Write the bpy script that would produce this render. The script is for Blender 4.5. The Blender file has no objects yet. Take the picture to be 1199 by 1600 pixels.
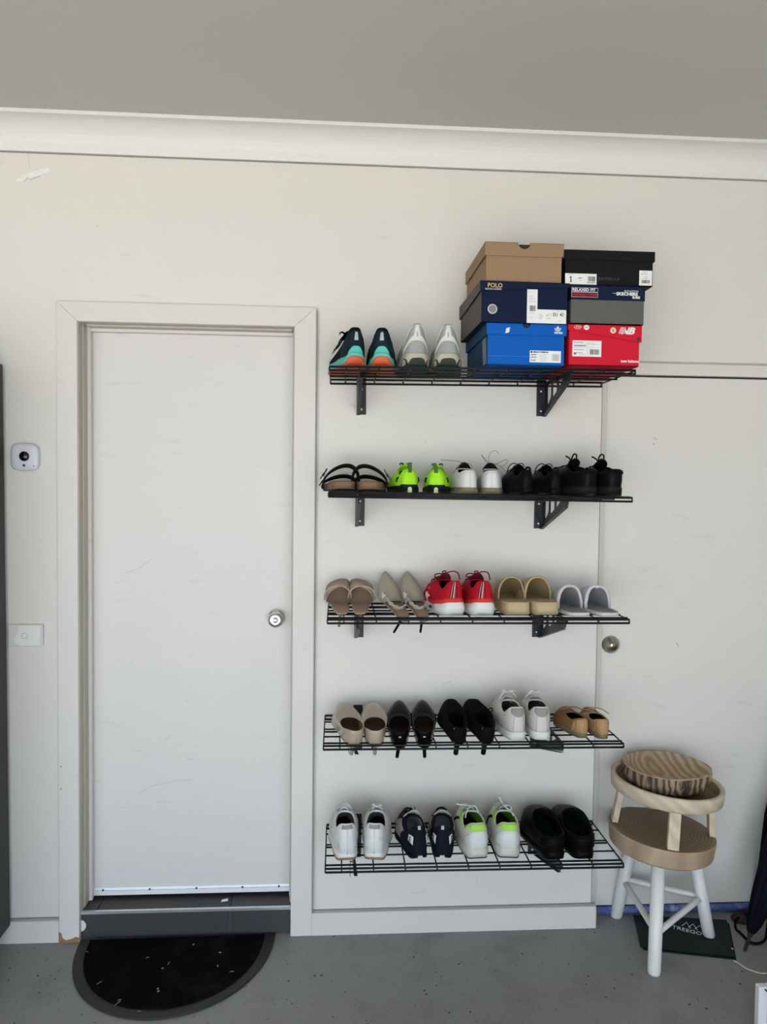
import bpy, math, random
from mathutils import Vector, Matrix
from mathutils.geometry import tessellate_polygon
random.seed(7)
PI = math.pi
C = bpy.context.scene.collection
SC = bpy.context.scene

# ------------------------------------------------------------------ camera
CX, CD, CZ = -0.04628, 2.58558, 1.60058
YAW, PITCH, ROLL, FPX = 0.06292, -0.0365, -0.01132, 1152.1
fw = Vector((math.sin(YAW)*math.cos(PITCH), math.cos(YAW)*math.cos(PITCH), math.sin(PITCH)))
rt = Vector((math.cos(YAW), -math.sin(YAW), 0)); up = rt.cross(fw)
r2 = rt*math.cos(ROLL)-up*math.sin(ROLL); u2 = up*math.cos(ROLL)+rt*math.sin(ROLL)
cam_d = bpy.data.cameras.new('camera'); cam = bpy.data.objects.new('camera', cam_d); C.objects.link(cam)
cam_d.sensor_fit = 'VERTICAL'; cam_d.sensor_height = 36.0; cam_d.lens = FPX*36.0/1600.0; cam_d.clip_start = 0.05
M = Matrix((r2, u2, -fw)).transposed().to_4x4(); M.translation = Vector((CX, -CD, CZ)); cam.matrix_world = M
SC.camera = cam
# ------------------------------------------------------------------ world, sun, exposure
SC.view_settings.view_transform = 'Standard'; SC.view_settings.look = 'None'
SC.view_settings.exposure = 0.62; SC.view_settings.gamma = 1.0; SC.view_settings.use_curve_mapping = False
w = bpy.data.worlds.new('sky'); SC.world = w; w.use_nodes = True
bg = w.node_tree.nodes['Background']; bg.inputs['Color'].default_value = (0.71, 0.85, 1.0, 1); bg.inputs['Strength'].default_value = 2.8
sun_d = bpy.data.lights.new('sun', 'SUN'); sun_d.energy = 14.5; sun_d.angle = 0.01; sun_d.color = (1.0, 0.96, 0.90)
sun = bpy.data.objects.new('sun', sun_d); C.objects.link(sun); sun.rotation_euler = (math.radians(32), 0, math.radians(18))
sun.location = (0, -8, 8)

# ------------------------------------------------------------------ helpers
def ray(u, v):
    return (fw + r2*((u-599.5)/FPX) - u2*((v-800)/FPX))
def aty(u, v, y):
    d = ray(u, v); return Vector((CX, -CD, CZ)) + d*((y+CD)/d.y)
def atz(u, v, z):
    d = ray(u, v); return Vector((CX, -CD, CZ)) + d*((z-CZ)/d.z)

def mat(name, col, rough=0.6, metal=0.0, var=0.06, vscale=30.0, bump=0.0, bscale=200.0, spec=0.5, coat=0.0, sheen=0.0, trans=0.0, wear=None, wscale=3.0, wamt=0.5):
    m = bpy.data.materials.new(name); m.use_nodes = True
    nt = m.node_tree; N = nt.nodes; L = nt.links
    b = N['Principled BSDF']
    b.inputs['Roughness'].default_value = rough; b.inputs['Metallic'].default_value = metal
    b.inputs['Specular IOR Level'].default_value = spec
    b.inputs['Coat Weight'].default_value = coat; b.inputs['Sheen Weight'].default_value = sheen
    b.inputs['Transmission Weight'].default_value = trans
    tc = N.new('ShaderNodeTexCoord')
    n = N.new('ShaderNodeTexNoise'); n.inputs['Scale'].default_value = vscale; n.inputs['Detail'].default_value = 4
    L.new(tc.outputs['Object'], n.inputs['Vector'])
    mx = N.new('ShaderNodeMix'); mx.data_type = 'RGBA'
    mx.inputs[6].default_value = tuple(max(0, c*(1-var)) for c in col)+(1,)
    mx.inputs[7].default_value = tuple(min(1, c*(1+var)) for c in col)+(1,)
    L.new(n.outputs['Fac'], mx.inputs[0])
    out = mx.outputs[2]
    if wear:
        n2 = N.new('ShaderNodeTexNoise'); n2.inputs['Scale'].default_value = wscale; n2.inputs['Detail'].default_value = 6; n2.inputs['Roughness'].default_value = 0.65
        L.new(tc.outputs['Object'], n2.inputs['Vector'])
        r = N.new('ShaderNodeMapRange'); r.inputs[1].default_value = 0.5; r.inputs[2].default_value = 0.72; r.inputs[4].default_value = wamt
        L.new(n2.outputs['Fac'], r.inputs[0])
        m2 = N.new('ShaderNodeMix'); m2.data_type = 'RGBA'; L.new(r.outputs[0], m2.inputs[0]); L.new(out, m2.inputs[6]); m2.inputs[7].default_value = tuple(wear)+(1,)
        out = m2.outputs[2]
    L.new(out, b.inputs['Base Color'])
    if bump:
        n3 = N.new('ShaderNodeTexNoise'); n3.inputs['Scale'].default_value = bscale; n3.inputs['Detail'].default_value = 3
        L.new(tc.outputs['Object'], n3.inputs['Vector'])
        bp = N.new('ShaderNodeBump'); bp.inputs['Strength'].default_value = bump; bp.inputs['Distance'].default_value = 0.002
        L.new(n3.outputs['Fac'], bp.inputs['Height']); L.new(bp.outputs['Normal'], b.inputs['Normal'])
    return m

def wood(name, c1, c2, mode='rings', scale=40.0, dist=3.0, rot=(0, 0, 0), stretch=(1, 1, 1), rough=0.65):
    m = bpy.data.materials.new(name); m.use_nodes = True
    nt = m.node_tree; N = nt.nodes; L = nt.links; b = N['Principled BSDF']; b.inputs['Roughness'].default_value = rough
    tc = N.new('ShaderNodeTexCoord'); mp = N.new('ShaderNodeMapping'); mp.inputs['Rotation'].default_value = rot; mp.inputs['Scale'].default_value = stretch
    L.new(tc.outputs['Object'], mp.inputs['Vector'])
    wv = N.new('ShaderNodeTexWave'); wv.wave_type = 'RINGS' if mode == 'rings' else 'BANDS'
    if mode == 'rings': wv.rings_direction = 'Z'
    wv.inputs['Scale'].default_value = scale; wv.inputs['Distortion'].default_value = dist; wv.inputs['Detail'].default_value = 3; wv.inputs['Detail Scale'].default_value = 1.6
    L.new(mp.outputs[0], wv.inputs['Vector'])
    n = N.new('ShaderNodeTexNoise'); n.inputs['Scale'].default_value = 9; n.inputs['Detail'].default_value = 5; L.new(mp.outputs[0], n.inputs['Vector'])
    ad = N.new('ShaderNodeMath'); ad.operation = 'MULTIPLY'; L.new(wv.outputs['Fac'], ad.inputs[0]); L.new(n.outputs['Fac'], ad.inputs[1])
    rp = N.new('ShaderNodeMapRange'); rp.inputs[1].default_value = 0.0; rp.inputs[2].default_value = 0.62; L.new(ad.outputs[0], rp.inputs[0])
    mx = N.new('ShaderNodeMix'); mx.data_type = 'RGBA'; L.new(rp.outputs[0], mx.inputs[0]); mx.inputs[6].default_value = c1+(1,); mx.inputs[7].default_value = c2+(1,)
    L.new(mx.outputs[2], b.inputs['Base Color'])
    bp = N.new('ShaderNodeBump'); bp.inputs['Strength'].default_value = 0.25; bp.inputs['Distance'].default_value = 0.001; L.new(wv.outputs['Fac'], bp.inputs['Height']); L.new(bp.outputs['Normal'], b.inputs['Normal'])
    return m

class MB:
    def __init__(s): s.v = []; s.f = []; s.m = []
    def add(s, vs, fs, mi=0):
        o = len(s.v); s.v += [tuple(p) for p in vs]; s.f += [tuple(i+o for i in f) for f in fs]; s.m += [mi]*len(fs); return s
    def box(s, x0, y0, z0, x1, y1, z1, mi=0):
        vs = [(x0,y0,z0),(x1,y0,z0),(x1,y1,z0),(x0,y1,z0),(x0,y0,z1),(x1,y0,z1),(x1,y1,z1),(x0,y1,z1)]
        return s.add(vs, [(0,3,2,1),(4,5,6,7),(0,1,5,4),(1,2,6,5),(2,3,7,6),(3,0,4,7)], mi)
    def tube(s, pts, r, n=8, mi=0, closed=False, rf=None):
        pts = [Vector(p) for p in pts]; k = len(pts); prev = None; rings = []
        for i, p in enumerate(pts):
            if closed: t = pts[(i+1) % k]-pts[i-1]
            else: t = pts[min(i+1, k-1)]-pts[max(i-1, 0)]
            if t.length < 1e-9: t = Vector((0, 0, 1))
            t.normalize()
            if prev is None:
                a = Vector((0, 0, 1)) if abs(t.z) < 0.9 else Vector((1, 0, 0)); nrm = t.cross(a).normalized()
            else:
                nrm = (prev - t*prev.dot(t)); nrm = nrm.normalized() if nrm.length > 1e-6 else t.orthogonal().normalized()
            prev = nrm; b = t.cross(nrm); rr = rf(i/(max(1, k-1))) if rf else r
            rings.append([p+(nrm*math.cos(2*PI*j/n)+b*math.sin(2*PI*j/n))*rr for j in range(n)])
        vs = [q for R in rings for q in R]; fs = []
        m = k if closed else k-1
        for i in range(m):
            i2 = (i+1) % k
            for j in range(n): fs.append((i*n+j, i*n+(j+1) % n, i2*n+(j+1) % n, i2*n+j))
        if not closed: fs += [tuple(range(n-1, -1, -1)), tuple((k-1)*n+j for j in range(n))]
        return s.add(vs, fs, mi)
    def lathe(s, prof, n=32, mi=0, c=(0, 0, 0), sx=1.0, sy=1.0):
        vs = [(c[0]+r*sx*math.cos(2*PI*j/n), c[1]+r*sy*math.sin(2*PI*j/n), c[2]+z) for r, z in prof for j in range(n)]
        fs = [(i*n+j, i*n+(j+1) % n, (i+1)*n+(j+1) % n, (i+1)*n+j) for i in range(len(prof)-1) for j in range(n)]
        fs += [tuple(range(n-1, -1, -1)), tuple((len(prof)-1)*n+j for j in range(n))]
        return s.add(vs, fs, mi)
    def prism(s, poly, y0, y1, mi=0):       # polygon in x,z pushed along y
        n = len(poly); vs = [(x, y0, z) for x, z in poly]+[(x, y1, z) for x, z in poly]
        fs = [tuple(range(n)), tuple(range(2*n-1, n-1, -1))]+[(i, i+n, (i+1) % n+n, (i+1) % n) for i in range(n)]
        return s.add(vs, fs, mi)
    def prismx(s, poly, x0, x1, mi=0):      # polygon in y,z pushed along x
        n = len(poly); vs = [(x0, y, z) for y, z in poly]+[(x1, y, z) for y, z in poly]
        fs = [tuple(range(n)), tuple(range(2*n-1, n-1, -1))]+[(i, i+n, (i+1) % n+n, (i+1) % n) for i in range(n)]
        return s.add(vs, fs, mi)
    def prismz(s, poly, z0, z1, mi=0):
        n = len(poly); vs = [(x, y, z0) for x, y in poly]+[(x, y, z1) for x, y in poly]
        fs = [tuple(range(n-1, -1, -1)), tuple(range(n, 2*n))]+[(i, (i+1) % n, (i+1) % n+n, i+n) for i in range(n)]
        return s.add(vs, fs, mi)
    def xf(s, Mx): s.v = [tuple(Mx @ Vector(p)) for p in s.v]; return s
    def build(s, name, mats, parent=None, smooth=False, bevel=0.0, sub=0):
        me = bpy.data.meshes.new(name); me.from_pydata(s.v, [], s.f)
        if not isinstance(mats, (list, tuple)): mats = [mats]
        for m in mats: me.materials.append(m)
        if len(mats) > 1: me.polygons.foreach_set('material_index', s.m)
        if smooth: me.polygons.foreach_set('use_smooth', [True]*len(me.polygons))
        me.update(); me.validate()
        o = bpy.data.objects.new(name, me); C.objects.link(o)
        if parent: o.parent = parent
        if bevel:
            b = o.modifiers.new('bevel', 'BEVEL'); b.width = bevel; b.segments = 2; b.limit_method = 'ANGLE'; b.angle_limit = 0.7
        if sub:
            b = o.modifiers.new('sub', 'SUBSURF'); b.levels = sub; b.render_levels = sub
        return o
def tag(o, label=None, cat=None, group=None, kind=None):
    if label: o['label'] = label
    if cat: o['category'] = cat
    if group: o['group'] = group
    if kind: o['kind'] = kind
    return o
def thing(name, label, cat, loc=(0, 0, 0), rz=0.0, group=None, rot=None):
    o = bpy.data.objects.new(name, None); o.empty_display_size = 0.05; C.objects.link(o)
    o.location = loc; o.rotation_euler = rot if rot else (0, 0, rz); return tag(o, label, cat, group)
def struct(o): o['kind'] = 'structure'; return o
def sm(x): x = max(0.0, min(1.0, x)); return x*x*(3-2*x)
def keys(ks, x):
    if x <= ks[0][0]: return ks[0][1]
    for (a, va), (b, vb) in zip(ks, ks[1:]):
        if x <= b: return va+(vb-va)*sm((x-a)/(b-a))
    return ks[-1][1]
def cat(pts, n=4):
    P = [Vector(p) for p in pts]; out = []
    for i in range(len(P)-1):
        a, b_, c, d = P[max(i-1, 0)], P[i], P[i+1], P[min(i+2, len(P)-1)]
        for k in range(n):
            t = k/n; out.append(.5*((2*b_)+(c-a)*t+(2*a-5*b_+4*c-d)*t*t+(3*b_-a-3*c+d)*t*t*t))
    return out+[P[-1]]
def text(s, size, name, m, parent, loc, rot=(PI/2, 0, 0), align='LEFT', ext=0.0002, sx=1.0, shear=0.0, space=1.0, bold=0.0):
    cu = bpy.data.curves.new('t', 'FONT'); cu.body = s; cu.size = size; cu.extrude = ext; cu.align_x = align; cu.shear = shear; cu.space_character = space; cu.offset = bold
    cu.resolution_u = 2
    o = bpy.data.objects.new('t', cu); C.objects.link(o)
    me = bpy.data.meshes.new_from_object(o); bpy.data.objects.remove(o); bpy.data.curves.remove(cu)
    me.name = name; me.materials.clear(); me.materials.append(m)
    Mx = Matrix.Diagonal((sx, 1, 1, 1)); me.transform(Mx)
    q = bpy.data.objects.new(name, me); C.objects.link(q); q.location = loc; q.rotation_euler = rot; q.parent = parent
    return q

# ------------------------------------------------------------------ materials of the room
def painted(name, col, marks=True, seedv=0.0):
    m = mat(name, col, 0.55, var=0.012, vscale=1.5, bump=0.08, bscale=60, wear=tuple(c*0.86 for c in col), wscale=2.2, wamt=0.16)
    if marks:   # small dark scuffs, thin stretched specks
        nt = m.node_tree; N = nt.nodes; L = nt.links; b = N['Principled BSDF']
        src = b.inputs['Base Color'].links[0].from_socket
        tc = N.new('ShaderNodeTexCoord'); mp = N.new('ShaderNodeMapping'); mp.inputs['Scale'].default_value = (5, 5, 22); mp.inputs['Location'].default_value = (seedv, 0, seedv*2); mp.inputs['Rotation'].default_value = (0, 0.25, 0)
        L.new(tc.outputs['Object'], mp.inputs['Vector'])
        n = N.new('ShaderNodeTexNoise'); n.inputs['Scale'].default_value = 1.3; n.inputs['Detail'].default_value = 3; L.new(mp.outputs[0], n.inputs['Vector'])
        r = N.new('ShaderNodeMapRange'); r.inputs[1].default_value = 0.665; r.inputs[2].default_value = 0.75; r.inputs[4].default_value = 0.13; L.new(n.outputs['Fac'], r.inputs[0])
        mx = N.new('ShaderNodeMix'); mx.data_type = 'RGBA'; L.new(r.outputs[0], mx.inputs[0]); L.new(src, mx.inputs[6]); mx.inputs[7].default_value = (0.22, 0.2, 0.19, 1)
        L.new(mx.outputs[2], b.inputs['Base Color'])
    return m
m_wall = painted('wall_paint', (0.72, 0.695, 0.65), True, 1.0)
m_wall2 = painted('room_paint', (0.66, 0.63, 0.58), False)
m_trim = painted('trim_paint', (0.695, 0.665, 0.63), True, 4.0)
m_door = painted('door_paint', (0.70, 0.68, 0.655), True, 7.3)
m_jamb = painted('jamb_paint_shaded', (0.50, 0.455, 0.39), False)  # darker tan puts the shade of the door reveals into the colour
m_cornice = mat('cornice_paint', (0.74, 0.735, 0.72), 0.6, var=0.01)
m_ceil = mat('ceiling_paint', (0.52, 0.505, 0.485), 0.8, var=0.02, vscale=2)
m_shadowgap = mat('gap_grey', (0.28, 0.27, 0.25), 0.8)
m_baregap = mat('dark_gap', (0.02, 0.02, 0.02), 0.9)
def floor_mat():
    m = mat('epoxy_floor', (0.25, 0.25, 0.247), 0.5, var=0.10, vscale=4, bump=0.15, bscale=90, wear=(0.12, 0.115, 0.105), wscale=5, wamt=0.5)
    nt = m.node_tree; N = nt.nodes; L = nt.links; b = N['Principled BSDF']
    src = b.inputs['Base Color'].links[0].from_socket; tc = N.new('ShaderNodeTexCoord')
    for sc_, th, colr, seed in ((48, 0.13, (0.012, 0.012, 0.013), 0.0), (62, 0.085, (0.35, 0.35, 0.34), 3.7), (120, 0.15, (0.03, 0.03, 0.03), 9.1)):
        mp = N.new('ShaderNodeMapping'); mp.inputs['Location'].default_value = (seed, seed, seed); L.new(tc.outputs['Object'], mp.inputs['Vector'])
        v = N.new('ShaderNodeTexVoronoi'); v.inputs['Scale'].default_value = sc_; v.inputs['Randomness'].default_value = 1.0; L.new(mp.outputs[0], v.inputs['Vector'])
        sep = N.new('ShaderNodeSeparateColor'); L.new(v.outputs['Color'], sep.inputs[0])
        t = N.new('ShaderNodeMath'); t.operation = 'MULTIPLY'; L.new(sep.outputs[0], t.inputs[0]); t.inputs[1].default_value = th*1.6
        lt = N.new('ShaderNodeMath'); lt.operation = 'LESS_THAN'; L.new(v.outputs['Distance'], lt.inputs[0]); L.new(t.outputs[0], lt.inputs[1])
        g = N.new('ShaderNodeMath'); g.operation = 'GREATER_THAN'; L.new(sep.outputs[1], g.inputs[0]); g.inputs[1].default_value = 0.72
        mu = N.new('ShaderNodeMath'); mu.operation = 'MULTIPLY'; L.new(lt.outputs[0], mu.inputs[0]); L.new(g.outputs[0], mu.inputs[1])
        mx = N.new('ShaderNodeMix'); mx.data_type = 'RGBA'; L.new(mu.outputs[0], mx.inputs[0]); L.new(src, mx.inputs[6]); mx.inputs[7].default_value = colr+(1,)
        src = mx.outputs[2]
    L.new(src, b.inputs['Base Color']); return m
m_floor = floor_mat()
m_tile = mat('charcoal_tile', (0.045, 0.043, 0.045), 0.5, var=0.12, vscale=12)
m_grout = mat('grout', (0.14, 0.14, 0.135), 0.9)
m_alu = mat('aluminium', (0.72, 0.73, 0.75), 0.35, 0.85, bump=0.05, bscale=30)
m_chrome = mat('polished_chrome', (0.75, 0.74, 0.72), 0.13, 1.0, var=0.02)
m_nickel = mat('brushed_nickel', (0.52, 0.47, 0.41), 0.28, 1.0, var=0.03)
m_dark = mat('dark_metal', (0.02, 0.02, 0.022), 0.4)
m_black = mat('black_powder_coat', (0.009, 0.010, 0.012), 0.4, var=0.1, spec=.25)
m_bracket = mat('bracket_steel', (0.018, 0.021, 0.026), 0.42, var=0.1, spec=.3)
m_screw = mat('zinc_screw', (0.6, 0.62, 0.64), 0.3, 0.9)

# ------------------------------------------------------------------ the room shell
RX0, RX1, RY, CH = -3.2, 3.0, -4.3, 2.80          # side walls, opening, ceiling
DX0, DX1, DZ = -0.928, -0.198, 2.142              # opening of the left door
REC, RZ, PX = 0.084, 2.054, 0.8954                # recess of the right door
o = MB().box(RX0-.1, RY, -0.12, RX1+.1, 0.35, 0.0).build('floor', m_floor); struct(o)
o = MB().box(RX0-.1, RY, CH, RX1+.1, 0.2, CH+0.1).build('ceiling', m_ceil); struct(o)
mb = MB()
mb.box(RX0, 0, 0, DX0-.012, 0.2, CH); mb.box(DX0-.012, 0, DZ+.012, DX1+.012, 0.2, CH); mb.box(DX1+.012, 0, 0, PX, 0.2, CH)
mb.box(PX, 0, RZ, RX1, 0.2, CH)
wall = struct(mb.build('wall_back', m_wall))
struct(MB().box(RX0-.1, RY, 0, RX0, 0.2, CH).build('wall_left', m_wall2))
struct(MB().box(RX1, RY, 0, RX1+.1, 0.2, CH).build('wall_right', m_wall2))
struct(MB().box(RX0-.1, RY-.15, 2.30, RX1+.1, RY, CH+.1).box(1.9, RY-.15, 0, RX1+.1, RY, 2.30).box(RX0-.1, RY-.15, 0, -3.1, RY, 2.30).build('wall_front', m_wall2))
# driveway outside the open garage door
m_drive = mat('driveway_concrete', (0.50, 0.47, 0.42), 0.9, var=0.08, vscale=1.5)
struct(MB().box(-9, -22, -0.16, 9, RY-0.001, -0.02).build('floor_driveway', m_drive))
# faint board joint low on the sheeted part of the wall
p0 = aty(497, 855, 0); p1 = aty(838, 857, 0)
struct(MB().box(p0.x, -0.0012, p0.z-.0014, p1.x, 0.001, p0.z+.0014).build('trim_5', m_wall))
struct(MB().box(PX-.004, -0.0015, 0.082, PX-.0015, 0.001, RZ).build('trim_6', m_shadowgap))
# cornice : cove between wall and ceiling
prof = [(0, 2.703), (-.008, 2.703), (-.012, 2.712)]
for i in range(9):
    a = i/8*PI/2
    prof.append((-.014-.078*(1-math.cos(a)), 2.716+.072*math.sin(a)))
prof += [(-.098, 2.788), (-.098, 2.7999), (0, 2.7999)]
struct(MB().prismx(prof, RX0, RX1).build('trim_1', m_cornice, smooth=False))
struct(MB().box(RX0, -.004, 2.699, RX1, 0, 2.703).build('trim_2', m_shadowgap))
# baseboards
for nm, x0, x1, z in (('baseboard_left', RX0, -0.997, .077), ('baseboard_right', -0.1235, 0.906, .081)):
    b = MB().box(x0, -.018, .0, x1, 0.0, z).build(nm, m_trim, bevel=.0015); struct(b)
    MB().box(x0, -.006, z, x1, 0.0, z+.005).build('top_gap', m_shadowgap, b)
m_raw = mat('raw_mdf', (0.30, 0.17, 0.08), 0.9, var=0.35, vscale=60, bump=0.4)
b = bpy.data.objects['baseboard_right']
MB().box(.906, -.016, 0.0, .909, 0.0, .07).build('chipped_end', m_raw, b)
# architrave of the left door : three mitred boards
d1 = bpy.data.objects.new('door_1', None); C.objects.link(d1); d1['kind'] = 'structure'; d1.location = (0, 0, 0)
ox0, ox1, oz = -0.9965, -0.1235, 2.208
MB().prism([(ox0, .0), (DX0, .0), (DX0, DZ), (ox0, oz)], -.018, 0).build('architrave', m_trim, d1, bevel=.002)
MB().prism([(DX1, .0), (ox1, .0), (ox1, oz), (DX1, DZ)], -.018, 0).build('architrave', m_trim, d1, bevel=.002)
MB().prism([(ox0, oz), (DX0, DZ), (DX1, DZ), (ox1, oz)], -.018, 0).build('architrave', m_trim, d1, bevel=.002)
MB().box(ox1, -.017, .0, ox1+.0035, 0, oz-.01).build('edge_gap_shadow', m_shadowgap, d1)  # grey strip stands in for the shadow along the frame's right edge
poly = [(ox0-.001, .0), (DX0-.004, .0), (DX0+.001, .016), (DX0-.012, .02), (DX0-.028, .012), (DX0-.045, .009), (DX0-.056, .016), (ox0+.008, .034), (ox0-.001, .038)]
MB().prism(poly, -.0195, -.017).build('chipped_corner', m_raw, d1)
# jamb and stops
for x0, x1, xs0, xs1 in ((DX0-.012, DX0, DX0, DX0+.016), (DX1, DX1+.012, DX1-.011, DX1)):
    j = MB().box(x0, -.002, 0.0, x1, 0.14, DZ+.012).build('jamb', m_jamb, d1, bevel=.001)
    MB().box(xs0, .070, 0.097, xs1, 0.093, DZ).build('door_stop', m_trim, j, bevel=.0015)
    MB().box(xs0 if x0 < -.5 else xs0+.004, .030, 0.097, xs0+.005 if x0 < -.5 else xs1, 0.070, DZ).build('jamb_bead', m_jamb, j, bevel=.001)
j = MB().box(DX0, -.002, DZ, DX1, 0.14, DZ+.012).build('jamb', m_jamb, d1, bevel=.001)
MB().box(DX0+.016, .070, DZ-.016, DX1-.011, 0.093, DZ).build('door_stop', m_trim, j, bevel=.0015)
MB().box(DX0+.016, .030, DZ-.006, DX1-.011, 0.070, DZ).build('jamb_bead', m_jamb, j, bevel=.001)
leaf = MB().box(DX0+.004, .096, .104, DX1-.004, 0.134, DZ-.004).build('door_leaf', m_door, d1, bevel=.001)
ws = MB().prismx([(.096, .131), (.092, .131), (.0905, .122), (.088, .121), (.086, .106), (.096, .106)], DX0+.008, DX1-.008).build('weather_strip', m_alu, leaf)
hb = MB()
for u, v in ((161, 1396.5), (234, 1393.5), (307, 1391), (379, 1389), (436, 1386.5)):
    q = aty(u, v, .089); hb.lathe([(.0035, 0), (.0035, .003), (.001, .004)], 10, 0, (0, 0, 0)); n = 30
    hb.v[-30:] = [(x+q.x, -z+.0895, y+.124) for x, y, z in hb.v[-30:]]
hb.build('strip_screws', m_dark, leaf)
# scratches on the leaf: thin proud strokes of grey scuff
m_scuff = mat('scuff', (0.36, 0.34, 0.33), 0.7, var=0.3, vscale=200)
def stroke(parent, pts, y, wd=.0007, name='scratch', m=None):
    P = [aty(u, v, y) for u, v in pts]; mb = MB()
    mb.tube([(p.x, y, p.z) for p in P], wd, 4); mb.build(name, m or m_scuff, parent)
for pts in ([(195, 896), (216, 889), (231, 878), (238, 872)], [(215, 1241), (231, 1231), (245, 1226), (270, 1221), (300, 1218)], [(187, 1262), (198, 1262)],
            [(210, 1174), (221, 1172)], [(256, 1156), (266, 1150)], [(290, 1186), (303, 1187)], [(203, 1033), (206, 1036)], [(291, 1097), (294, 1094)], [(280, 677), (281, 679)]):
    stroke(leaf, pts, .0958, .0005)
for u, v in ((95, 1198), (95, 1233)): q = aty(u, v, -.019); MB().lathe([(.003, 0), (.003, .0006), (.001, .0006)], 10).xf(Matrix.Translation((q.x, -.018, q.z)) @ Matrix.Rotation(PI/2, 4, 'X')).build('nail_head', m_shadowgap, d1)
# knob
def knob_part(prof, name, m, parent, c, n=32, tilt=0):
    mb = MB().lathe(prof, n); mb.v = [(x+c[0], -z+c[1], y+c[2]) for x, y, z in mb.v]; return mb.build(name, m, parent, smooth=True)
kc = aty(431.5, 965, .09)
kn = knob_part([(.001, 0), (.033, 0), (.033, .004), (.027, .011), (.018, .014), (.001, .014)], 'door_knob', m_chrome, leaf, (kc.x+.002, .096, kc.z))
kg = MB().lathe([(.012, .012), (.012, .026), (.018, .031), (.025, .038), (.028, .048), (.027, .058), (.022, .064), (.012, .067), (.010, .0655), (.001, .0655)], 32)
kg.lathe([(.0075, .0655), (.0075, .069), (.006, .070), (.001, .070)], 20)
kg.box(-.0009, -.004, .069, .0009, .001, .0705, 1)
kg.v = [(x+kc.x+.002, -z+.096, y+kc.z) for x, y, z in kg.v]
for p_ in [kg.build('knob_grip', [m_chrome, m_dark], leaf, smooth=True)]: pass
# threshold step with tiles and nosing
st = struct(MB().box(DX0, .006, 0, DX1, .2, .086).build('trim_3', m_grout))
for x0, x1 in ((DX0, -.879), (-.8765, -.4155), (-.413, DX1)):
    MB().box(x0+.0005, .002, .001, x1, .006, .0855).build('tile', m_tile, st)
    MB().box(x0+.0005, .004, .086, x1, .2, .094).build('tile', m_tile, st)
MB().prismx([(-.002, .0975), (-.002, .0885), (.001, .0865), (.004, .0865), (.004, .094), (.012, .0945), (.012, .0955), (.0, .098)], DX0, DX1).build('step_nosing', m_alu, st)
MB().lathe([(.001, 0), (.021, 0), (.021, .0015), (.001, .0015)], 24).xf(Matrix.Translation((DX0-.004, .0015, .047)) @ Matrix.Rotation(PI/2, 4, 'X')).build('wall_pad', m_cornice, st)
m_paper = mat('white_paper', (0.78, 0.78, 0.76), 0.7)
tag(MB().add([(0,0,0),(.026,.004,.001),(.023,.018,.004),(.002,.014,.001),(.012,.009,.006)], [(0,1,4),(1,2,4),(2,3,4),(3,0,4),(0,3,2,1)]).xf(Matrix.Translation((-.452, .045, .0945))).build('paper_scrap', m_paper), 'small crumpled white scrap lying on the dark door step', 'scrap')
# ------------------------------------------------------------------ right door in its recess
d2 = bpy.data.objects.new('door_2', None); C.objects.link(d2); d2['kind'] = 'structure'
MB().box(PX, .05, 2.013, RX1, 0.14, RZ).build('door_head', m_trim, d2)
MB().box(PX+.0, .072, 2.006, RX1, 0.09, 2.0128).build('gap_strip', m_baregap, d2)
MB().box(PX, .052, 0.0, PX+.036, 0.2, 2.013).build('jamb', m_wall2, d2, bevel=.003)
lf2 = MB().box(PX+.0385, .066, .036, RX1, 0.104, 2.006).build('door_leaf', m_wall, d2)
m_blue = mat('blue_tape', (0.07, 0.10, 0.30), 0.6, var=0.6, vscale=60, bump=0.6, bscale=60, wear=(0.35, 0.4, 0.6), wscale=25, wamt=0.9)
mb = MB(); n = 60; vs = []
for i in range(n+1):
    x = PX+.040+i*(RX1-PX-.045)/n
    for yy, zz in ((.0645, .034), (.056, .036+random.uniform(-.002, .003)), (.05, .024+random.uniform(-.003, .003)), (.053, .012+random.uniform(-.003, .002)), (.066, .003)):
        vs.append((x, yy+random.uniform(-.002, .002), zz))
mb.add(vs, [(i*5+j, i*5+j+1, (i+1)*5+j+1, (i+1)*5+j) for i in range(n) for j in range(4)]).build('draught_strip', m_blue, d2, smooth=True)
dc = aty(955, 1007, .062)
db = knob_part([(.001, 0), (.0335, 0), (.0335, .006), (.030, .012), (.024, .018), (.0205, .020), (.020, .024), (.001, .024)], 'deadbolt', m_nickel, lf2, (dc.x, .066, dc.z), 32)
mb = MB().lathe([(.016, .024), (.016, .026), (.001, .0265)], 24, 0); mb.box(-.0012, -.006, .026, .0012, .004, .0272, 1)
for a in range(5):
    aa = a/5*2*PI+.4; mb.lathe([(.0018, .026), (.0018, .027), (.0002, .027)], 8, 1, (.009*math.cos(aa), .009*math.sin(aa), 0))
mb.v = [(x+dc.x, -z+.066, y+dc.z) for x, y, z in mb.v]; mb.build('lock_face', [m_nickel, m_dark], lf2, smooth=True)
for pts in ([(1022, 684), (1027, 687)], [(1020, 692), (1024, 695)], [(1057, 1004), (1061, 1011)]): stroke(lf2, pts, .0655, .0012)
struct(MB().box(PX-.02, .2, 0, RX1, .22, 2.1).box(DX0-.05, .2, 0, DX1+.05, .22, 2.2).build('light_stop', m_baregap))  # unseen dark slabs added behind both doors to stop light leaking through
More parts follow.
